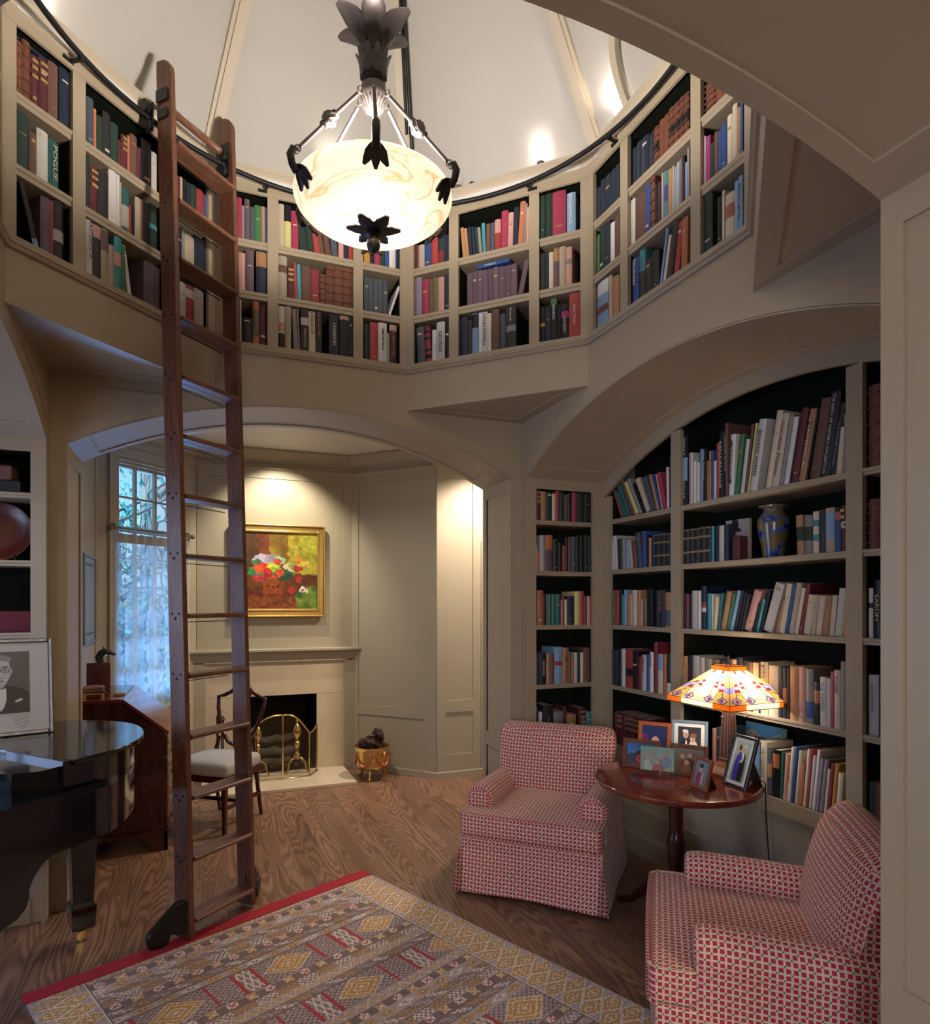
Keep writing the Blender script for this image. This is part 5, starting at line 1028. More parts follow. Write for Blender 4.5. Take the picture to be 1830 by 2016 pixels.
# ------------------------------------------------------------------ rug
RA = vy(-156.2); rugT = TR(.275, 1.315, 0) @ Matrix(((-.915, .404, 0, 0), (-.404, -.915, 0, 0), (0, 0, 1, 0), (0, 0, 0, 1)))
RWD, RLN = 1.78, 2.75
def rug_fn(U, V):
    x = U*RWD*1.22; y = V*RLN*1.22; RWX = RWD*1.22; PUR, OCH, WH, LAV, DK, RED = [hx(c) for c in ('8c7a78', 'b98f58', 'd0c8c2', 'ab9d9c', '7d6c6b', 'a8484c')]
    out = np.zeros(U.shape+(3,))+PUR; bw = .27; e = np.minimum(x, RWX-x); cen = e > bw
    seq = [('line', .008), ('zig', .05), ('line', .014), ('xsq', .048), ('line', .012), ('dia', .05), ('line', .010), ('slash', .05), ('line', .014), ('lat', .055), ('line', .012), ('xsq', .045), ('line', .012), ('slash', .05), ('line', .012), ('dia', .05), ('line', .012), ('big', .21), ('line', .014), ('xsq', .045), ('line', .012), ('lat', .055), ('line', .010), ('zig', .05), ('line', .014), ('slash', .05), ('line', .012), ('big2', .20)]
    y0 = .075; k = 0
    while y0 < RLN*1.22:
        t, h = seq[k % len(seq)]; m = cen & (y >= y0) & (y < y0+h); f = (y-y0)/h; xx = x-bw
        if t == 'line':
            out[m] = DK; out[m & (np.abs(f-.5) < .22)] = LAV
        elif t == 'xsq':
            c = (xx/.052) % 1; i = np.floor(xx/.052).astype(int) % 4; col = np.array([OCH, DK, WH, DK])[i]; out[m] = col[m]
            xm = m & (i % 2 == 0) & ((np.abs(c-f) < .1) | (np.abs(c+f-1) < .1)); out[xm] = np.where((i % 4 == 0)[..., None], WH, RED)[xm]
        elif t == 'zig':
            z = np.abs((xx/.07) % 1-.5)*2; d = np.abs(z-f); out[m] = LAV; out[m & (d < .28)] = OCH; out[m & (d < .10)] = WH
        elif t == 'slash':
            s = (xx/.10+f*.8) % 1; i = np.floor(xx/.10+f*.8).astype(int) % 3; out[m] = PUR; out[m & (s < .55)] = np.array([OCH, WH, LAV])[i][m & (s < .55)]; out[m & (s < .55) & (np.abs((s*12) % 1-.5) < .18)] = DK
        elif t == 'dia':
            s = np.abs((xx/.12) % 1-.5)*2+np.abs(f-.5)*2; i = np.floor(xx/.12).astype(int) % 3; out[m] = LAV; out[m & (s < .95)] = np.array([OCH, WH, OCH])[i][m & (s < .95)]; out[m & (s < .45)] = DK; out[m & (s < .22)] = WH
        elif t == 'lat':
            g = (np.abs(((xx/.03)+f*1.6) % 1-.5) < .17) | (np.abs(((xx/.03)-f*1.6) % 1-.5) < .17); out[m] = WH; out[m & ((xx/.24) % 1 > .5)] = OCH; out[m & g] = PUR
        else:
            p = .62; c = (xx/p+(.25 if t == 'big2' else 0)) % 1; out[m] = DK
            chk = ((np.floor(xx/.018)+np.floor(y/.014)) % 2 == 0); out[m & chk] = LAV
            d = np.abs(c-.25)/.24+np.abs(f-.5)/.5
            for lim, cc in ((1.0, WH), (.93, OCH), (.70, WH), (.63, OCH), (.38, WH), (.30, OCH), (.14, WH)): out[m & (d < lim)] = cc
            dot = (np.abs((xx/.03) % 1-.5) < .14) & (np.abs((y/.03) % 1-.5) < .14); out[m & (d < .93) & (d > .70) & dot] = WH
            st = (np.abs(c-.54) < .018) | (np.abs(c-.72) < .018) | (np.abs(c-.96) < .012); out[m & st] = RED
            mid = m & (np.abs(c-.63) < .07); out[mid] = PUR; g = (np.abs(((xx/.035)+f*2) % 1-.5) < .14) | (np.abs(((xx/.035)-f*2) % 1-.5) < .14); out[mid & g] = WH
        y0 += h; k += 1
    # side borders: zigzag of ochre diamonds with white outlines
    b = (~cen) & (y > .075); q = e/bw; z = np.abs((y/.15) % 1-.5)*2
    out[b] = LAV
    for ph, qc in ((0, .30), (.5, .70)):
        d = np.abs((y/.11+ph) % 1-.5)*1.9+np.abs(q-qc)*2.6
        for lim, cc in ((.98, WH), (.86, OCH), (.52, WH), (.42, OCH), (.16, WH)): out[b & (d < lim)] = cc
    dd = np.abs((y/.0275) % 1-.5)+np.abs((q*9) % 1-.5); out[b & (dd < .2)] = WH
    out[b & (q < .045)] = LAV; out[b & (q > .93)] = WH; out[b & (q > .965)] = DK
    out[(y < .082) & (y > .07)] = DK
    n = np.random.RandomState(3).rand(*U.shape)*.16+.92
    return out*n[..., None]
rugm = attr_mat('kilim_weave', .95, bump=.5); rugm.node_tree.nodes['Principled BSDF'].inputs['Specular IOR Level'].default_value = .1
rug = thing('rug', 'woven kilim rug with ochre diamond bands and a red end strip', 'rug', rugT)
o = picture('woven_field', RWD, RLN, 300, 440, rug_fn, rugm, rug)
for v in o.data.vertices: v.co = Vector((v.co.x+RWD/2, v.co.z, .008+.0015*sin(v.co.x*9)*sin(v.co.z*7)))
MB().box(0, RWD, .0, RLN, .001, .0055).build('backing', mat('rug_wool', srgb('7d7280'), .95), rug)
redw = mat('red_wool', srgb('a82434'), .95, noise=.15, nscale=60, bump=.6)
mb = MB(); n = 40
mb.loft([[(RWD*i/n, -.012+.006*sin(i*1.7), .003), (RWD*i/n, .078, .003), (RWD*i/n, .078, .0115), (RWD*i/n, -.010+.006*sin(i*1.7), .0105)] for i in range(n+1)]); mb.build('red_border', redw, rug, smooth=60)

# ------------------------------------------------------------------ piano
pn = thing('grand_piano', 'black lacquered grand piano in the left alcove, lid closed', 'piano', TR(-1.6, .5, 0)); L = TR(1.6, -.5, 0)
def smooth_poly(P, it=2):
    for _ in range(it): P = [q for i in range(len(P)) for q in ((.75*P[i][0]+.25*P[(i+1) % len(P)][0], .75*P[i][1]+.25*P[(i+1) % len(P)][1]), (.25*P[i][0]+.75*P[(i+1) % len(P)][0], .25*P[i][1]+.75*P[(i+1) % len(P)][1]))]
    return P
low = smooth_poly([(-1.42, -.01), (-1.04, .358), (-.985, .44), (-.95, .60), (-.942, .76), (-.955, .90), (-1.0, 1.04), (-1.08, 1.15), (-1.2, 1.22), (-1.36, 1.26), (-1.70, 1.28), (-1.98, 1.25), (-1.98, .6)], 2)
MB(L).prism(low, .712, .906).build('case_side', ebony, pn, smooth=25)
TA = L @ Matrix(((.7071, -.7071, 0, -1.01), (.7071, .7071, 0, .385), (0, 0, 1, 0), (0, 0, 0, 1)))
MB(TA).prism([(-.05, .905), (-.05, .715), (-.1, .715), (-.223, .711), (-.261, .693), (-.293, .659), (-.312, .62), (-.313, .584), (-.326, .553), (-.353, .529), (-.413, .512), (-.478, .517), (-.68, .517), (-.68, .905)], .0, .62, 'y').build('case', ebony, pn)
up = smooth_poly([(-1.31, .16), (-1.06, .42), (-1.01, .49), (-.965, .62), (-.945, .76), (-.955, .90), (-1.0, 1.04), (-1.08, 1.15), (-1.2, 1.22), (-1.36, 1.26), (-1.70, 1.28), (-1.98, 1.25), (-1.98, .8)], 2)
MB(L).prism(up, .90, 1.02).build('rim', ebony, pn, smooth=25)
MB(L).prism([(-1.335, .06), (-1.01, .385), (-1.13, .56), (-1.60, .95), (-1.98, .7), (-1.75, .2)], .905, .93).build('key_lid', ebony, pn, bevel=.003)
MB(L @ TR(-1.105, .402, .93)).lathe([(.009, 0), (.011, .004), (.010, .012), (.003, .015)], 14).build('rubber_stop', mat('rubber', (.03, .03, .03), .6), pn, smooth=40)
lid = smooth_poly([(-1.13, .30), (-1.085, .355), (-1.0, .455), (-.925, .60), (-.905, .77), (-.925, .94), (-.98, 1.08), (-1.08, 1.19), (-1.22, 1.27), (-1.40, 1.30), (-1.70, 1.30), (-1.98, 1.27), (-1.98, 1.1), (-1.46, .66)], 2)
prof_off = ((0, 1.018), (.006, 1.022), (.008, 1.029), (.006, 1.036), (.0, 1.040))
cx_, cy_ = -1.4, .8
lm = MB(L); lm.loft([[(x+(x-cx_)*o_*.9, y+(y-cy_)*o_*.9, z) for x, y in lid] for o_, z in prof_off]); lm.build('lid', ebony, pn, smooth=20)
q0, q1 = Vector((-1.46, .655, 0)), Vector((-1.150, .305, 0)); d = (q1-q0).normalized(); nn = Vector((-d.y, d.x, 0)); 
mb = MB(L); mb.loft([[(p.x, p.y, .932), (p.x+nn.x*.12, p.y+nn.y*.12, .932), (p.x+nn.x*.12, p.y+nn.y*.12, 1.0405), (p.x, p.y, 1.0405)] for p in (q0-d*.45, q1)]); mb.build('front_lid', ebony, pn, bevel=.002, seg=1)
for t in (.28, .02): p = q1-d*t+nn*.03; MB(L @ TR(p.x, p.y, 1.0405)).box(-.012, .012, -.003, .003, 0, .0015).build('hinge', brass, pn)
def piano_leg(x, y, rz):
    T = L @ TR(x, y, 0) @ RZ(rz); lg = MB(T)
    lg.loft([sq(.715, .062), sq(.20, .045), sq(.185, .054), sq(.175, .056), sq(.075, .050), sq(.07, .046)])
    g = lg.build('leg', ebony, pn, bevel=.003, seg=1)
    c = MB(T); c.tube([(.01, 0, .075), (.02, .0, .045)], .012, 8); c.T = T @ TR(.0, 0, .026) @ RX(pi/2); c.lathe([(.012, -.012), (.024, -.011), (.026, 0), (.024, .011), (.012, .012)], 20); c.build('caster', brass, g, smooth=40)
piano_leg(-1.20, 1.03, .35); piano_leg(-1.9, .95, .2); piano_leg(-1.75, -.15, .1)
# silver portrait frame on the piano
def ph_man(U, V):
    o = grad(U, V, '4a4a4a', '5c5c5c')*1.0; blob(o, U, V, .50, .10, .62, .36, '2a2a2a'); blob(o, U, V, .50, .30, .12, .26, 'd8d8d8'); blob(o, U, V, .50, .43, .13, .035, '1d1d1d'); blob(o, U, V, .5, .52, .12, .12, 'a8a8a8'); blob(o, U, V, .50, .68, .19, .23, 'b8b8b8')
    blob(o, U, V, .5, .87, .20, .08, '8c8c8c'); blob(o, U, V, .5, .80, .17, .06, 'bdbdbd'); blob(o, U, V, .32, .68, .03, .06, 'a2a2a2'); blob(o, U, V, .69, .68, .03, .06, 'a0a0a0')
    for x in (.42, .60): blob(o, U, V, x, .70, .075, .045, '383838'); blob(o, U, V, x, .70, .062, .034, 'b0b0b0'); blob(o, U, V, x, .70, .02, .013, '2b2b2b'); blob(o, U, V, x, .755, .06, .010, '5f5f5f')
    blob(o, U, V, .51, .62, .035, .05, 'c6c6c6'); blob(o, U, V, .51, .575, .04, .01, '7d7d7d'); blob(o, U, V, .51, .525, .07, .012, '6a5f5f'); blob(o, U, V, .82, .20, .07, .022, 'd0d0d0', .3); return o
a = Vector((-1.305, .985, 0)); sil = thing('photo_frame', 'large silver frame with a black and white portrait standing on the piano', 'photo frame', TR(-1.415, .945, 1.0415) @ RZ(radians(-22+38)) if 0 else TR(-1.497, .905, 1.0415) @ RZ(radians(17)))
w, h = .405, .45; T = RX(radians(-10)); f = MB(T)
for q in ((-w/2, -w/2+.02, 0, h), (w/2-.02, w/2, 0, h), (-w/2+.02, w/2-.02, 0, .02), (-w/2+.02, w/2-.02, h-.02, h)): f.box(q[0], q[1], 0, .018, q[2], q[3])
f.build('frame', silver, sil, bevel=.005, seg=2)
MB(T).box(-w/2+.015, w/2-.015, .008, .014, .015, h-.015).build('mount', mat('print_paper', srgb('c9c9c7'), .6), sil)
picture('photo', .235, .285, 94, 114, ph_man, photo, sil, T @ TR(-.01, .007, .105))
sc_ = MB(T); rr = random.Random(5)
for k in range(5):
    x0 = .02+.012*k; z = .092-.013*k; pts = [(x0+.0035*i, .0065, z+.006*(rr.random()-.5)+i*.0011) for i in range(26-k*4)]; sc_.tube(pts, .0005, 4)
sc_.build('handwriting', mat('ink', (.04, .04, .05), .6), sil)
MB().prism([(.055, .20), (.062, .20), (.13, 0), (.12, 0)], -.03, .03, 'x').build('easel_leg', black_iron, sil)

# ------------------------------------------------------------------ slant-front desk and what stands on it
dk = thing('slant_front_desk', 'dark mahogany slant-front bureau desk beside the bay window', 'desk', TR(-1.14, 2.55, 0)); L = TR(1.14, -2.55, 0)
Y0, Y1 = 2.145, 2.93
side = [(-1.395, .13), (-.883, .13), (-.883, .775), (-1.155, 1.0), (-1.395, 1.0)]
MB(L).prism(side, Y0, Y1, 'y').build('carcass', mahog_d, dk, bevel=.002, seg=1)
MB(L).box(-1.40, -1.145, Y0-.012, Y1+.012, 1.0, 1.022).build('desk_top', mahog_x, dk, bevel=.004)
dv = Vector((-.883+1.155, 0, .775-1.0)).normalized(); nv = Vector((-dv.z, 0, dv.x)); p0, p1 = Vector((-1.150, 0, 1.006)), Vector((-.868, 0, .773))
MB(L).loft([[(p.x, y, p.z), (p.x+nv.x*.02, y, p.z+nv.z*.02)][::1]+[(p.x+nv.x*.02, y2, p.z+nv.z*.02) for y2 in ((Y1+.008) if y < 2.5 else y,)][:0] for p in (p0, p1) for y in (Y0-.01,)] if 0 else [[(p.x, Y0-.010, p.z), (p.x+nv.x*.021, Y0-.010, p.z+nv.z*.021), (p.x+nv.x*.021, Y1+.010, p.z+nv.z*.021), (p.x, Y1+.010, p.z)] for p in (p0, p1)]).build('fall_front', mahog_x, dk, bevel=.003)
for k, (z0, z1) in enumerate(((.62, .76), (.46, .61), (.30, .45), (.14, .29))):
    dr = MB(L).box(-.884, -.868, Y0+.02, Y1-.02, z0+.005, z1-.005).build('drawer', mahog, dk, bevel=.004)
    for y in (Y0+.16, Y1-.16):
        m_ = MB(L); m_.box(-.868, -.865, y-.035, y+.035, (z0+z1)/2-.012, (z0+z1)/2+.014); m_.tube([(-.866, y-.027, (z0+z1)/2+.006), (-.848, y-.027, (z0+z1)/2-.002), (-.845, y, (z0+z1)/2-.018), (-.848, y+.027, (z0+z1)/2-.002), (-.866, y+.027, (z0+z1)/2+.006)], .003, 6); m_.build('pull', brass, dr, smooth=50)
bs = MB(L); foot = [(-1.40, .0), (-1.31, .0), (-1.315, .03), (-1.29, .05), (-1.285, .085), (-1.24, .10), (-1.04, .10), (-.995, .085), (-.99, .05), (-.965, .03), (-.97, 0), (-.868, 0), (-.868, .115), (-.872, .132), (-1.40, .132)]
bs.prism(foot, Y0-.014, Y0+.008, 'y'); bs.prism(foot, Y1-.008, Y1+.014, 'y')
bs.prism([(Y0-.014, 0), (Y0+.09, 0), (Y0+.095, .04), (Y0+.14, .09), (Y1-.14, .09), (Y1-.095, .04), (Y1-.09, 0), (Y1+.014, 0), (Y1+.014, .13), (Y0-.014, .13)], -.888, -.866, 'x')
bs.build('bracket_base', mahog_d, dk)
o = MB().rbox((0, 0, .11), (.145, .035, .22), .004, 2, 2).build('book', bm_('m'), smooth=50, merge=True); o.matrix_world = TR(-1.315, 2.42, 1.022) @ RZ(.12); tag(o, 'maroon leather book standing upright on the slant-front desk', 'book')
MB().box(-.066, .070, -.0145, .0145, .004, .216).build('pages', gold, o)
hs = MB(); hs.T = I4
hs.tube([(-.02, 0, 0), (-.025, 0, .03), (-.015, 0, .058), (.01, 0, .075), (.035, 0, .072), (.062, 0, .058), (.075, 0, .055)], [.026, .022, .021, .022, .017, .011, .008], 12); hs.ball((.035, 0, .072), .016, 10, (1.3, .8, 1)); hs.tube([(0, -.012, .088), (-.004, -.014, .112)], [.006, .001], 6); hs.tube([(0, .012, .088), (-.004, .014, .112)], [.006, .001], 6); hs.tube([(-.04, 0, .01), (-.046, 0, .04), (-.03, 0, .07), (-.008, 0, .092)], [.006, .008, .009, .004], 6)
o = hs.build('horse_head_statue', mat('dark_pewter', (.04, .045, .06), .35, .7), smooth=60); o.matrix_world = TR(-1.285, 2.43, 1.242); tag(o, 'small dark horse head figurine on top of the maroon book', 'figurine')
jb = thing('trinket_box', 'small gilt footed trinket box with padded lid before the maroon book', 'box', TR(-1.325, 2.275, 1.022) @ RZ(.1))
b = MB(); b.box(-.062, .062, -.035, .035, .022, .05); 
for sx in (-1, 1):
    for sy in (-1, 1): b.box(sx*.052-.010, sx*.052+.010, sy*.028-.007, sy*.028+.007, 0, .022)
b.build('box_body', gold, jb, bevel=.002, seg=1); MB().box(-.063, .063, -.036, .036, .034, .046).build('band', bm_('m'), jb); MB().rbox((0, 0, .063), (.128, .074, .028), .012, 3, 3, (0, 0, .008)).build('padded_lid', mat('rose_silk', srgb('8a6a68'), .5, bump=.5, bscale=120), jb, smooth=60, merge=True)
ts = MB(); ts.tube([(-.06, 0, .05), (-.03, 0, .012), (0, 0, .006)], .002, 5); ts.tube([(0, 0, .007), (.02, .0, .009), (.07, .008, .004)], [.004, .012, .014], 8); o = ts.build('tassel', mat('gold_thread', srgb('a5875f'), .7)); o.matrix_world = TR(-1.215, 2.33, 1.022); tag(o, 'pale gold key tassel lying on the desk beside the trinket box', 'tassel')

# ------------------------------------------------------------------ shield-back chair
cf = Vector((-.62, -.785, 0)).normalized(); T = Matrix(((-cf.y, -cf.x, 0, -.54), (cf.x, -cf.y, 0, 2.555), (0, 0, 1, 0), (0, 0, 0, 1)))
sc2 = thing('side_chair', 'mahogany shield-back side chair with pale linen seat behind the ladder', 'chair', T)      # local: x right, y backward
MB().rbox((0, 0, .455), (.47, .44, .10), .035, 3, 6, (0, 0, .025)).build('seat', linen, sc2, smooth=60, merge=True)
MB().box(-.225, .225, -.21, .21, .365, .415).build('seat_rail', mahog_d, sc2)
for sx in (-1, 1):
    MB().loft([[(sx*.205-.018, -.20-.018, z), (sx*.205+.018, -.20-.018, z), (sx*.205+.018, -.20+.018, z), (sx*.205-.018, -.20+.018, z)] if z > .2 else [(sx*.205-.012, -.20-.012, z), (sx*.205+.012, -.20-.012, z), (sx*.205+.012, -.20+.012, z), (sx*.205-.012, -.20+.012, z)] for z in (0, .40)]).build('leg', mahog_d, sc2)
    MB().tube([(sx*.19, .275, 0), (sx*.19, .225, .25), (sx*.19, .20, .42), (sx*.175, .215, .52), (sx*.165, .235, .60)], [.014, .016, .018, .016, .014], 8).build('leg', mahog_d, sc2, smooth=60)
    MB().box(sx*.20-.010, sx*.20+.010, -.2, .24, .17, .195).build('stretcher', mahog_d, sc2)
MB().box(-.2, .2, .0, .02, .17, .195).build('stretcher', mahog_d, sc2)
by = lambda z: .20+(z-.42)*.19
sh = [(0, .53), (.07, .555), (.13, .62), (.175, .71), (.205, .82), (.215, .905), (.165, .915), (.10, .945), (.055, .985), (0, .998)]
shp = [(x, by(z), z) for x, z in sh]+[(-x, by(z), z) for x, z in sh[::-1][1:-1]]
bk = MB().tube(shp, .0155, 8, loop=True).build('shield_back', mahog_d, sc2, smooth=60)
sp = MB()
for k in (-2, -1, 0, 1, 2): sp.tube([(k*.012, by(.555), .545), (k*.022, by(.68), .68), (k*.032, by(.83), .83), (k*.040, by(.96), .975-abs(k)*.016)], .0065, 6)
sp.build('splat', mahog_d, bk, smooth=60)

# ------------------------------------------------------------------ fireplace things
scr = thing('fire_screen', 'arched brass folding fire screen with fine mesh before the firebox', 'fire screen', TR(.1, 3.5, .03)); L = TR(-.1, -3.5, -.03)
meshm = bpy.data.materials.new('screen_mesh'); meshm.use_nodes = True; N = meshm.node_tree.nodes; K = meshm.node_tree.links
tc = N.new('ShaderNodeTexCoord'); sp_ = N.new('ShaderNodeSeparateXYZ'); K.new(tc.outputs['Object'], sp_.inputs[0]); outs = []
for sgn in (1, -1):
    m1 = N.new('ShaderNodeMath'); m1.operation = 'MULTIPLY_ADD'; m1.inputs[1].default_value = sgn; K.new(sp_.outputs[0], m1.inputs[0]); K.new(sp_.outputs[2], m1.inputs[2])
    m2 = N.new('ShaderNodeMath'); m2.operation = 'MULTIPLY'; m2.inputs[1].default_value = 90; K.new(m1.outputs[0], m2.inputs[0]); m3 = N.new('ShaderNodeMath'); m3.operation = 'FRACT'; K.new(m2.outputs[0], m3.inputs[0]); m4 = N.new('ShaderNodeMath'); m4.operation = 'LESS_THAN'; m4.inputs[1].default_value = .10; K.new(m3.outputs[0], m4.inputs[0]); outs.append(m4.outputs[0])
mm = N.new('ShaderNodeMath'); mm.operation = 'MAXIMUM'; K.new(outs[0], mm.inputs[0]); K.new(outs[1], mm.inputs[1]); tp = N.new('ShaderNodeBsdfTransparent'); ms = N.new('ShaderNodeMixShader'); K.new(mm.outputs[0], ms.inputs[0]); K.new(tp.outputs[0], ms.inputs[1]); pb = N['Principled BSDF']; pb.inputs['Base Color'].default_value = (.20, .15, .08, 1); pb.inputs['Metallic'].default_value = .8; pb.inputs['Roughness'].default_value = .4; K.new(pb.outputs[0], ms.inputs[2]); K.new(ms.outputs[0], N['Material Output'].inputs[0])
def panel(a, b, h0, h1, hm, parent):
    a, b = Vector((*a, .035)), Vector((*b, .035)); n = 14; topc = []
    for i in range(n+1): t = i/n; topc.append(a.lerp(b, t)+Vector((0, 0, h0+(h1-h0)*t+hm*sin(pi*t))))
    p = MB(L).tube([a]+topc+[b], .008, 8, loop=True).build('screen_frame', brass, parent, smooth=50)
    MB(L).add([tuple(a.lerp(b, i/n)) for i in range(n+1)]+[tuple(q) for q in topc], [(i, i+1, n+2+i, n+1+i) for i in range(n)]).build('mesh_panel', meshm, p)
    return p
panel((-.27, 3.50), (.04, 3.50), .43, .585, .05, scr); panel((.04, 3.50), (.285, 3.515), .585, .40, .06, scr); panel((.285, 3.515), (.385, 3.70), .40, .44, -.015, scr); panel((-.37, 3.70), (-.27, 3.50), .44, .43, -.015, scr)
def andiron(x, label):
    r = thing('andiron', label, 'andiron', TR(x, 3.66, .03), 'brass andirons in the fireplace'); m = MB()
    m.lathe([(.032, .14), (.034, .155), (.03, .16), (.034, .17), (.03, .19), (.022, .20), (.022, .26), (.027, .27), (.032, .285), (.027, .30), (.012, .31), (.012, .335), (.03, .36), (.043, .39), (.04, .42), (.022, .46), (.010, .475), (.014, .49), (.014, .50), (.004, .515)], 24); m.build('finial_post', brass, r, smooth=50)
    l_ = MB(); 
    for s in (-1, 1): l_.tube([(0, 0, .145), (s*.04, -.005, .145), (s*.075, -.01, .11), (s*.085, -.012, .05), (s*.10, -.015, .008)], [.013, .011, .010, .009, .011], 8)
    l_.build('leg', brass, r, smooth=50); MB().box(-.01, .01, 0, .26, .10, .12).build('log_bar', black_iron, r)
    return r
andiron(.19, 'right brass urn-top andiron behind the screen mesh'); andiron(-.17, 'left brass andiron mostly hidden behind the chair back')
logm = mat('charred_log', (.05, .042, .036), .9, noise=.6, nscale=25, bump=1, bscale=40)
for k, (x, y, z, a, r_, ln) in enumerate(((.02, 3.98, .22, .1, .055, .5), (.0, 3.86, .20, -.12, .05, .44), (.03, 3.93, .31, .2, .045, .38), (-.05, 3.80, .12, .05, .04, .4))):
    T = TR(x, y, z) @ RZ(a); mb = MB(); mb.tube([(-ln/2+ln*i/8, .01*sin(i*2.1), .008*cos(i*1.7)) for i in range(9)], [r_*(1+.12*sin(i*3.3+k)) for i in range(9)], 12); o = mb.build('fire_log', logm, smooth=60); o.matrix_world = T; tag(o, ('charred log at the back of the firebox', 'charred log across the front of the firebox pile', 'charred log on top of the firebox pile', 'low charred log lying on the embers at the front')[k], 'log', 'logs in the fireplace')
em = MB(); rr = random.Random(2)
for i in range(60): em.ball((rr.uniform(-.28, .32), rr.uniform(3.74, 3.98), rr.uniform(.04, .10)), rr.uniform(.015, .035), 6, (1, 1, .7))
o = em.build('embers', logm); o['kind'] = 'stuff'; tag(o, 'bed of dark coals and ash under the logs', 'embers')
ft = thing('fire_tool_stand', 'black iron fireplace tools on a stand at the left of the hearth', 'fire tools', TR(-.52, 3.62, .03))
MB().lathe([(.07, 0), (.07, .012), (.02, .02), (.008, .03), (.008, .58), (.012, .60), (.004, .62)], 16).build('stand', black_iron, ft, smooth=40)
for k in (-1, 0, 1):
    MB(RZ(k*1.3+.4)).tube([(.05, 0, .05), (.05, 0, .45), (.045, 0, .52), (.06, 0, .56), (.05, 0, .59), (.035, 0, .57)], .006, 6).build('poker', black_iron, ft, smooth=50)
PX, PY = .845, 3.345
pot = thing('brass_planter', 'footed brass planter with copper swags beside the hearth', 'planter', TR(PX, PY, 0))
copper = mat('copper', (.55, .22, .12), .3, .9, noise=.2)
MB().lathe([(.02, .085), (.09, .087), (.13, .10), (.148, .14), (.155, .20), (.158, .27), (.165, .30), (.170, .305), (.170, .312), (.160, .312), (.15, .27), (.146, .16), (.12, .11), (.02, .10)], 48).build('bowl', brass, pot, smooth=50)
for i in range(3):
    a = -2.0+i*2*pi/3; MB(RZ(a)).tube([(.10, 0, .10), (.125, 0, .075), (.128, 0, .045), (.140, 0, .015), (.165, 0, .010)], [.02, .017, .010, .011, .012], 8).build('foot', brass, pot, smooth=60)
sw = MB()
for k in range(5):
    a0 = -2.9+k*2*pi/5; sw.tube([(.1605*cos(a0+t*1.15), .1605*sin(a0+t*1.15), .255-.115*sin(pi*t)**.8) for t in [i/16 for i in range(17)]], [.006+.010*sin(pi*i/16) for i in range(17)], 6)
sw.build('copper_swag', copper, pot, smooth=60)
for a in (-1.05, 2.09): m = MB(RZ(a)); m.ball((.166, 0, .25), .024, 10, (.6, 1, 1)); m.tube([(.178, .016*cos(t), .232+.020*sin(t)) for t in [2*pi*i/14 for i in range(14)]], .0035, 6, loop=True); m.build('lion_mask', brass, pot, smooth=60)
cone_m = mat('pine_cone_brown', srgb('4a3230'), .75, noise=.3, nscale=40, jitter=.2)
def cone_mesh():
    m = MB(); m.ball((0, 0, .04), .022, 8, (1, 1, 1.5)); 
    for ring in range(8):
        n = 9; zz = .0+.012*ring; r0 = .036*sin(pi*(ring+1.2)/9.6)+.006
        for i in range(n):
            a = 2*pi*(i+.5*(ring % 2))/n; ca, sa = cos(a), sin(a); w = .008
            m.add([(.012*ca-w*sa*.5, .012*sa+w*ca*.5, zz), (.012*ca+w*sa*.5, .012*sa-w*ca*.5, zz), (r0*ca+w*sa, r0*sa-w*ca, zz+.012), (r0*1.12*ca, r0*1.12*sa, zz+.018), (r0*ca-w*sa, r0*sa+w*ca, zz+.012)], [(0, 1, 2, 3, 4)])
    return m
c0 = cone_mesh().build('pine_cone', cone_m); rr = random.Random(4); CL = ['front', 'front right', 'rear', 'left', 'upper right', 'upper left', 'middle', 'topmost right', 'back left']
for k, (x, y, z) in enumerate(((-.02, -.09, .285), (.07, -.07, .29), (.03, .08, .285), (-.10, -.01, .285), (.095, .03, .31), (-.04, -.01, .31), (.04, -.01, .315), (.105, .0, .355), (-.08, .07, .285))):
    o = c0 if k == 0 else c0.copy()
    if k: COL.objects.link(o)
    o.matrix_world = TR(PX+x, PY+y, z) @ RZ(rr.random()*6) @ RX(rr.uniform(-1.1, 1.1)) @ RY(rr.uniform(-.8, .8)) @ Matrix.Scale(1.05+.25*(k in (5, 7)), 4); tag(o, 'brown pine cone, %s of the pile in the brass planter' % CL[k], 'pine cone', 'pine cones in the brass planter')
n_ = Vector((.7071, .7071, 0)); p = Vector((.757, 3.806, 0))+Vector((.676, -.735, 0)).normalized()*.215
mb = MB(TR(p.x, p.y, .30) @ RZ(radians(-47.3)) @ RX(pi/2)); mb.lathe([(.012, .012), (.024, .014), (.028, .010), (.030, 0)], 20, cap=True); tag(mb.build('wall_outlet', paint_r, smooth=40), 'small round wall outlet cover above the pine cones', 'outlet')

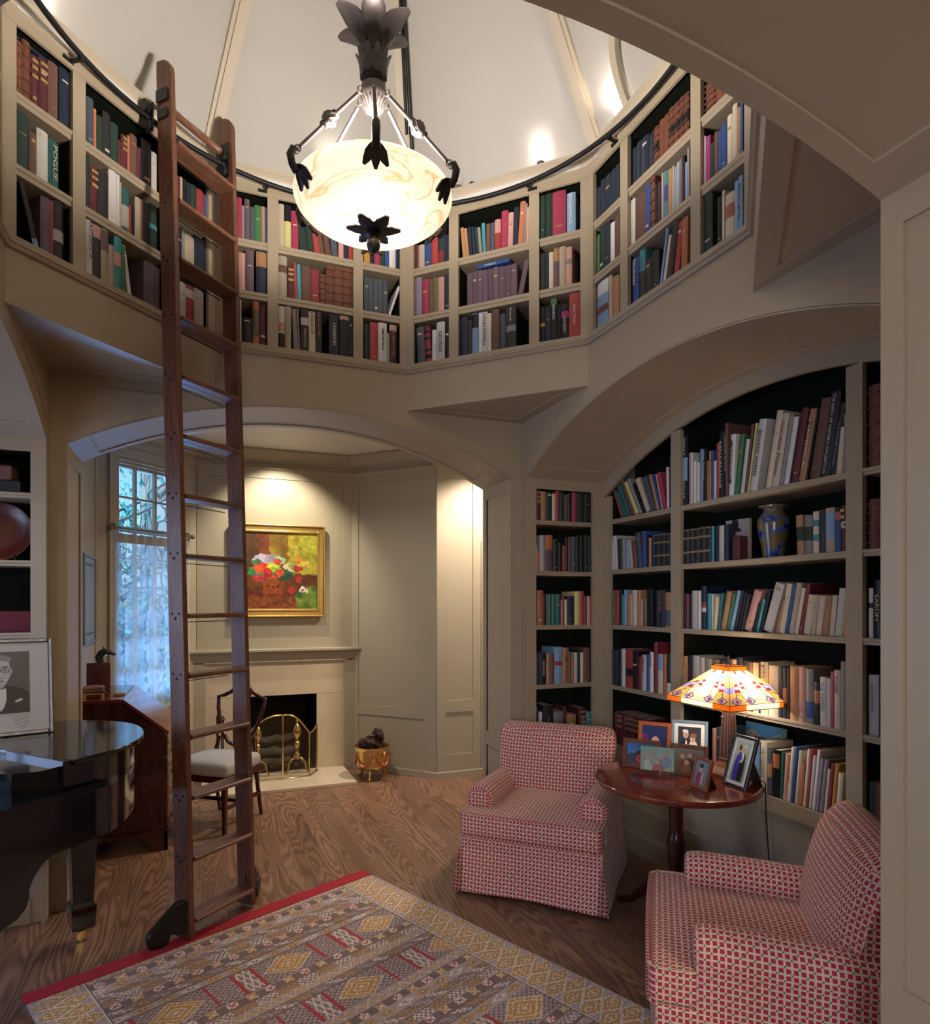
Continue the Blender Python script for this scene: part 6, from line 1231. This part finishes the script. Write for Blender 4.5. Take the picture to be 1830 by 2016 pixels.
# ------------------------------------------------------------------ painting over the mantel
def ph_flowers(U, V):
    rs = np.random.RandomState(9); ny, nx = U.shape; o = grad(U, V, '5a3418', '7a6a22')
    def field(s, k):
        g = rs.rand(s+2, s+2); xi = U*(s); yi = V*(s); x0 = xi.astype(int); y0 = yi.astype(int); fx, fy = xi-x0, yi-y0
        return (g[y0, x0]*(1-fx)+g[y0, x0+1]*fx)*(1-fy)+(g[y0+1, x0]*(1-fx)+g[y0+1, x0+1]*fx)*fy
    n1, n2, n3 = field(7, 0), field(18, 0), field(34, 0); U0, V0 = U, V; w1, w2 = field(26, 0), field(26, 0); U = np.clip(U0+.045*(w1-.5)+.02*(n3-.5), 0, .999); V = np.clip(V0+.045*(w2-.5), 0, .999)
    bg = V > .34; o[bg] = (hx('6b4a1e')*(1-n1[..., None])+hx('a89a2e')*n1[..., None])[bg]; o[bg & (U > .62)] = (hx('7a6a20')*(1-n2[..., None])+hx('c2b23a')*n2[..., None])[bg & (U > .62)]; o[bg & (U < .38)] = (hx('5a2c18')*(1-n2[..., None])+hx('8a4a26')*n2[..., None])[bg & (U < .38)]
    for x, y, rx, ry, c in ((.1, .8, .12, .2, '3a3a2a'), (.9, .9, .14, .12, 'a8b03a'), (.88, .66, .1, .14, '8f9a30')): m = ((U-x)/rx)**2+((V-y)/ry)**2 < 1+n3; o[m] = o[m]*.5+hx(c)*.5
    tbl = V < .30; o[tbl] = (hx('4a2014')*(1-n2[..., None])+hx('8a4020')*n2[..., None])[tbl]; lo = V < .17; o[lo] = (hx('6a3418')*(1-n3[..., None])+hx('94502a')*n3[..., None])[lo]
    gr = (U > .72) & (V < .40) & (V < (U-.72)*2.2+.02+.1*n2+.06); o[gr] = (hx('3c5220')*(1-n2[..., None])+hx('7f9a3a')*n2[..., None])[gr]
    fr = (V > .30) & (V < .46) & (U > .55); o[fr] = (hx('4a2a18')*(1-n2[..., None])+hx('7a3a22')*n2[..., None])[fr]
    for x, y, r_, c in ((.28, .62, .11, 'b9b4c8'), (.40, .66, .07, 'a89ab4'), (.22, .60, .06, '3f7a58'), (.50, .62, .08, '9fd0a4'), (.56, .46, .12, '1f4a34'), (.62, .50, .07, '2a5a3a'), (.30, .44, .10, '3a9a58'), (.46, .52, .09, '2f7a4a'), (.20, .48, .08, '2f8a50')):
        blob(o, U, V, x, y, r_, r_*.8, c); 
    for x, y, r_, c in ((.30, .56, .07, 'd2382a'), (.40, .54, .065, 'd8c832'), (.47, .54, .06, '9ac03a'), (.47, .63, .05, 'c8402e'), (.24, .52, .06, 'e05a30'), (.38, .46, .065, 'b82a2a'), (.50, .46, .055, 'd84a30'), (.31, .42, .05, 'a8283a'), (.43, .40, .05, 'cf3c34'), (.55, .55, .035, '8a2a2a'), (.22, .42, .05, 'c23a40')):
        for q in range(3): blob(o, U, V, x+(rs.rand()-.5)*.03, y+(rs.rand()-.5)*.03, r_*(1-.3*q), r_*(.9-.3*q), c); o[((U-x+.01)/(r_*.5))**2+((V-y-.015)/(r_*.35))**2 < .5] = np.minimum(1, hx(c)*1.35)
    blob(o, U, V, .42, .30, .13, .11, 'a4522a'); o[((U-.42)/.13)**2 < .9*(V > .19)*(V < .36)] = hx('98461f'); blob(o, U, V, .53, .33, .05, .05, '7a3a20')
    for x in (.36, .42, .48): blob(o, U, V, x, .29, .014, .018, '2a1410')
    for x, y, rx, ry, c in ((.66, .55, .09, .055, 'c9c6a0'), (.68, .56, .06, .045, '9aa04a'), (.74, .53, .05, .05, 'a8342a'), (.76, .64, .045, .045, 'd8702a'), (.84, .58, .09, .025, 'c8a84a'), (.82, .61, .07, .02, 'd8b84e'), (.76, .40, .05, .045, 'a03426'), (.66, .24, .055, .055, 'b03028'), (.81, .25, .06, .045, 'e0d6c0'), (.81, .24, .02, .02, '6a2a20'), (.76, .19, .05, .035, '2f5a34')): blob(o, U, V, x, y, rx, ry, c)
    return np.clip(o*(.86+.28*n3[..., None]), 0, 1)
pt = thing('framed_painting', 'gilt framed still life painting of flowers and fruit over the mantel', 'painting', TR(.034, 3.745, 1.52))
w, h = .885, .885; f = MB()
for k, (o_, i_, d0) in enumerate(((0, .016, .0), (.016, .055, .014), (.055, .078, .004))):
    a, b = o_, i_; f.box(-w/2+a, -w/2+b, d0, .035, a, h-a); f.box(w/2-b, w/2-a, d0, .035, a, h-a); f.box(-w/2+b, w/2-b, d0, .035, a, b); f.box(-w/2+b, w/2-b, d0, .035, h-b, h-a)
f.build('gilt_frame', gold, pt, bevel=.005, seg=2)
picture('canvas', w-.15, h-.15, 150, 150, ph_flowers, paintm, pt, TR(0, .018, .075)); MB().box(-w/2+.02, w/2-.02, .022, .05, .02, h-.02).build('stretcher_bars', fw_dark, pt)
# small picture on the bay's left side wall
wp = thing('framed_print', 'narrow framed print on the wall left of the bay window', 'picture', TR(-1.412, 2.67, 1.365) @ RZ(pi/2)); f = MB()
for q in ((-.25, -.235, 0, .63), (.235, .25, 0, .63), (-.235, .235, 0, .015), (-.235, .235, .615, .63)): f.box(q[0], q[1], -.016, .004, q[2], q[3])
f.build('frame', silverblue, wp, bevel=.003); picture('print', .47, .60, 30, 40, lambda U, V: np.where((np.abs(np.abs(U-.5)-.40) < .012)[..., None] & (np.abs(V-.5) < .42)[..., None] | (np.abs(np.abs(V-.5)-.42) < .008)[..., None] & (np.abs(U-.5) < .41)[..., None], hx('3c4048'), hx('8f9aa2')), photo, wp, TR(0, -.004, .015))

# ------------------------------------------------------------------ curtain on its rod, in the bay window
TWL = TW
rod = thing('curtain_rod', 'bronze curtain rod with ball ends across the bay window', 'curtain rod', TWL @ TR(.5, -.06, 2.252))
MB().tube([(-.42, 0, 0), (.40, 0, 0)], .008, 10).build('rod', nickel, rod, smooth=60)
for x in (-.43, .41): MB().ball((x, 0, 0), .021, 12).build('ball_end', nickel, rod, smooth=60)
for x in (-.385, .375): MB().tube([(x, .055, .03), (x, .02, .028), (x, 0, .012), (x, .0, -.012)], .006, 6).build('bracket', black_iron, rod, smooth=60)
cur = thing('cafe_curtain', 'sheer pale cafe curtain with leafy embroidery on the lower bay window', 'curtain', TWL @ TR(.5, -.06, .765))
shm = bpy.data.materials.new('sheer_linen'); shm.use_nodes = True; N = shm.node_tree.nodes; K = shm.node_tree.links; pb = N['Principled BSDF']; pb.inputs['Roughness'].default_value = .9
tc = N.new('ShaderNodeTexCoord'); n1 = N.new('ShaderNodeTexNoise'); n1.inputs['Scale'].default_value = 26; n1.inputs['Detail'].default_value = 6; K.new(tc.outputs['Object'], n1.inputs['Vector'])
wv = N.new('ShaderNodeTexWave'); wv.inputs['Scale'].default_value = 1.6; wv.inputs['Distortion'].default_value = 3; wv.inputs['Detail Scale'].default_value = .8; K.new(tc.outputs['Object'], wv.inputs['Vector'])
m1 = N.new('ShaderNodeMath'); m1.operation = 'MULTIPLY'; K.new(n1.outputs[0], m1.inputs[0]); K.new(wv.outputs[1], m1.inputs[1]); gt = N.new('ShaderNodeMath'); gt.operation = 'GREATER_THAN'; gt.inputs[1].default_value = .40; K.new(m1.outputs[0], gt.inputs[0])
cm_ = N.new('ShaderNodeMixRGB'); cm_.inputs[1].default_value = (.78, .76, .72, 1); cm_.inputs[2].default_value = (.36, .50, .50, 1); K.new(gt.outputs[0], cm_.inputs[0]); K.new(cm_.outputs[0], pb.inputs['Base Color'])
tl = N.new('ShaderNodeBsdfTranslucent'); K.new(cm_.outputs[0], tl.inputs[0]); tp = N.new('ShaderNodeBsdfTransparent'); a1 = N.new('ShaderNodeMixShader'); a1.inputs[0].default_value = .28; K.new(pb.outputs[0], a1.inputs[1]); K.new(tl.outputs[0], a1.inputs[2]); a2 = N.new('ShaderNodeMixShader'); a2.inputs[0].default_value = .48; K.new(a1.outputs[0], a2.inputs[1]); K.new(tp.outputs[0], a2.inputs[2]); K.new(a2.outputs[0], N['Material Output'].inputs[0])
def cdep(x, z): return .022*sin(x*2*pi/.097)*(1 if z < 1.35 else .55)+.010*sin(x*21+z*2)
def cgrid(z0, z1, nz, m, name, off=0):
    nx = 120; vs = []; k = MB()
    for j in range(nz+1):
        z = z0+(z1-z0)*j/nz
        for i in range(nx+1): x = -.372+.735*i/nx; vs.append((x*(1.0-.03*(z/1.4)), cdep(x, z)+off, z))
    k.add(vs, [(j*(nx+1)+i, j*(nx+1)+i+1, (j+1)*(nx+1)+i+1, (j+1)*(nx+1)+i) for j in range(nz) for i in range(nx)]); return k.build(name, m, cur, smooth=80)
cgrid(.0, 1.372, 14, shm, 'sheer_panel'); cgrid(1.372, 1.445, 2, linen, 'heading')
for i in range(8):
    x = -.34+.097*i
    MB(TR(x, 0, 1.472)).tube([(0, .022*cos(t), .024*sin(t)) for t in [2*pi*k/16 for k in range(16)]], .0022, 6, loop=True).build('curtain_ring', nickel, cur, smooth=60)

# ------------------------------------------------------------------ outside the bay window
slab('ground', mat('pale_gravel', (.42, .44, .42), .95), -9, -.6, 3.95, 12, -.3, -.2)
stone = mat('fieldstone', (.3, .3, .31), .85); N = stone.node_tree.nodes; K = stone.node_tree.links
tc = N.new('ShaderNodeTexCoord'); vo = N.new('ShaderNodeTexVoronoi'); vo.feature = 'DISTANCE_TO_EDGE'; vo.inputs['Scale'].default_value = 4.5; K.new(tc.outputs['Object'], vo.inputs['Vector']); v2 = N.new('ShaderNodeTexVoronoi'); v2.inputs['Scale'].default_value = 4.5; K.new(tc.outputs['Object'], v2.inputs['Vector'])
r1 = N.new('ShaderNodeValToRGB'); r1.color_ramp.elements[0].position = .0; r1.color_ramp.elements[0].color = (.05, .05, .05, 1); r1.color_ramp.elements[1].position = .07; r1.color_ramp.elements[1].color = (1, 1, 1, 1); K.new(vo.outputs['Distance'], r1.inputs[0])
hs_ = N.new('ShaderNodeMixRGB'); hs_.inputs[1].default_value = (.22, .23, .24, 1); hs_.inputs[2].default_value = (.46, .46, .46, 1); K.new(v2.outputs['Color'], hs_.inputs[0]); ml = N.new('ShaderNodeMixRGB'); ml.blend_type = 'MULTIPLY'; ml.inputs[0].default_value = 1; K.new(hs_.outputs[0], ml.inputs[1]); K.new(r1.outputs[0], ml.inputs[2]); K.new(ml.outputs[0], N['Principled BSDF'].inputs['Base Color'])
pv = on_plane(322, 950, (-.7071, .7071, 0), 5.2); 
T = TR(pv.x, pv.y, 0) @ RZ(radians(45-22)); mb = MB(T); mb.rbox((.35, .3, 1.9), (.9, .6, 4.4), .06, 2, 6, (0, .03, 0)); tag(mb.build('stone_chimney', stone, smooth=50), 'grey fieldstone chimney wall seen through the bay window', 'chimney')
leafm = mat('leaf_green', (.06, .26, .22), .5, jitter=0); N = leafm.node_tree.nodes; K = leafm.node_tree.links; tl = N.new('ShaderNodeBsdfTranslucent'); tl.inputs[0].default_value = (.10, .48, .46, 1); mx = N.new('ShaderNodeMixShader'); mx.inputs[0].default_value = .5; K.new(N['Principled BSDF'].outputs[0], mx.inputs[1]); K.new(tl.outputs[0], mx.inputs[2]); K.new(mx.outputs[0], N['Material Output'].inputs[0])
barkm = mat('bark', (.12, .10, .09), .9, noise=.3)
def tree(cx, cy, hgt, n, seed, label):
    r = thing('tree', label, 'tree', TR(cx, cy, -.2), 'garden trees outside the bay window'); rr = random.Random(seed); b = MB(); b.tube([(0, 0, 0), (.05, .02, hgt*.5), (.02, .1, hgt*.9)], [.07, .05, .02], 8); tips = []
    for i in range(16):
        z = hgt*(.15+.05*i); a = rr.random()*6.28; l = rr.uniform(.5, 1.0); e_ = (l*cos(a), l*sin(a), z+rr.uniform(.1, .6)); b.tube([(.03, .05, z), (e_[0]*.5, e_[1]*.5, z+.2), e_], [.025, .016, .006], 6); tips.append(e_)
    b.build('trunk', barkm, r, smooth=60); l = MB()
    for i in range(n):
        t = rr.choice(tips); f = rr.random(); p = Vector((t[0]*f, t[1]*f, t[2]-.4*(1-f)))+Vector((rr.gauss(0, .20), rr.gauss(0, .20), rr.gauss(0, .22))); l.T = TR(*p) @ RZ(rr.random()*6.28) @ RX(rr.uniform(-1.2, 1.2)); s = rr.uniform(.03, .06)
        l.add([(-s*.5, 0, 0), (0, -s, .006), (s*.5, 0, 0), (0, s, .006)], [(0, 1, 2, 3)])
    l.build('foliage', leafm, r)
for k, (px, dd, hgt, n) in enumerate(((250, 5.0, 3.6, 1500), (285, 5.7, 3.4, 1500), (330, 6.6, 3.6, 1100))):
    q = on_plane(px, 1000, (-.7071, .7071, 0), dd); tree(q.x-.35, q.y, hgt, n, 11+k, ('nearest leafy tree outside the left window panes', 'second leafy tree behind the nearest one outside', 'farther leafy tree beside the stone chimney')[k])
lamp('garden_sun', 'SUN', (-4, 6, 6), 9.0, (.62, .85, 1), .02, aim=(-4+.2, 6+.6, 6-1.2))
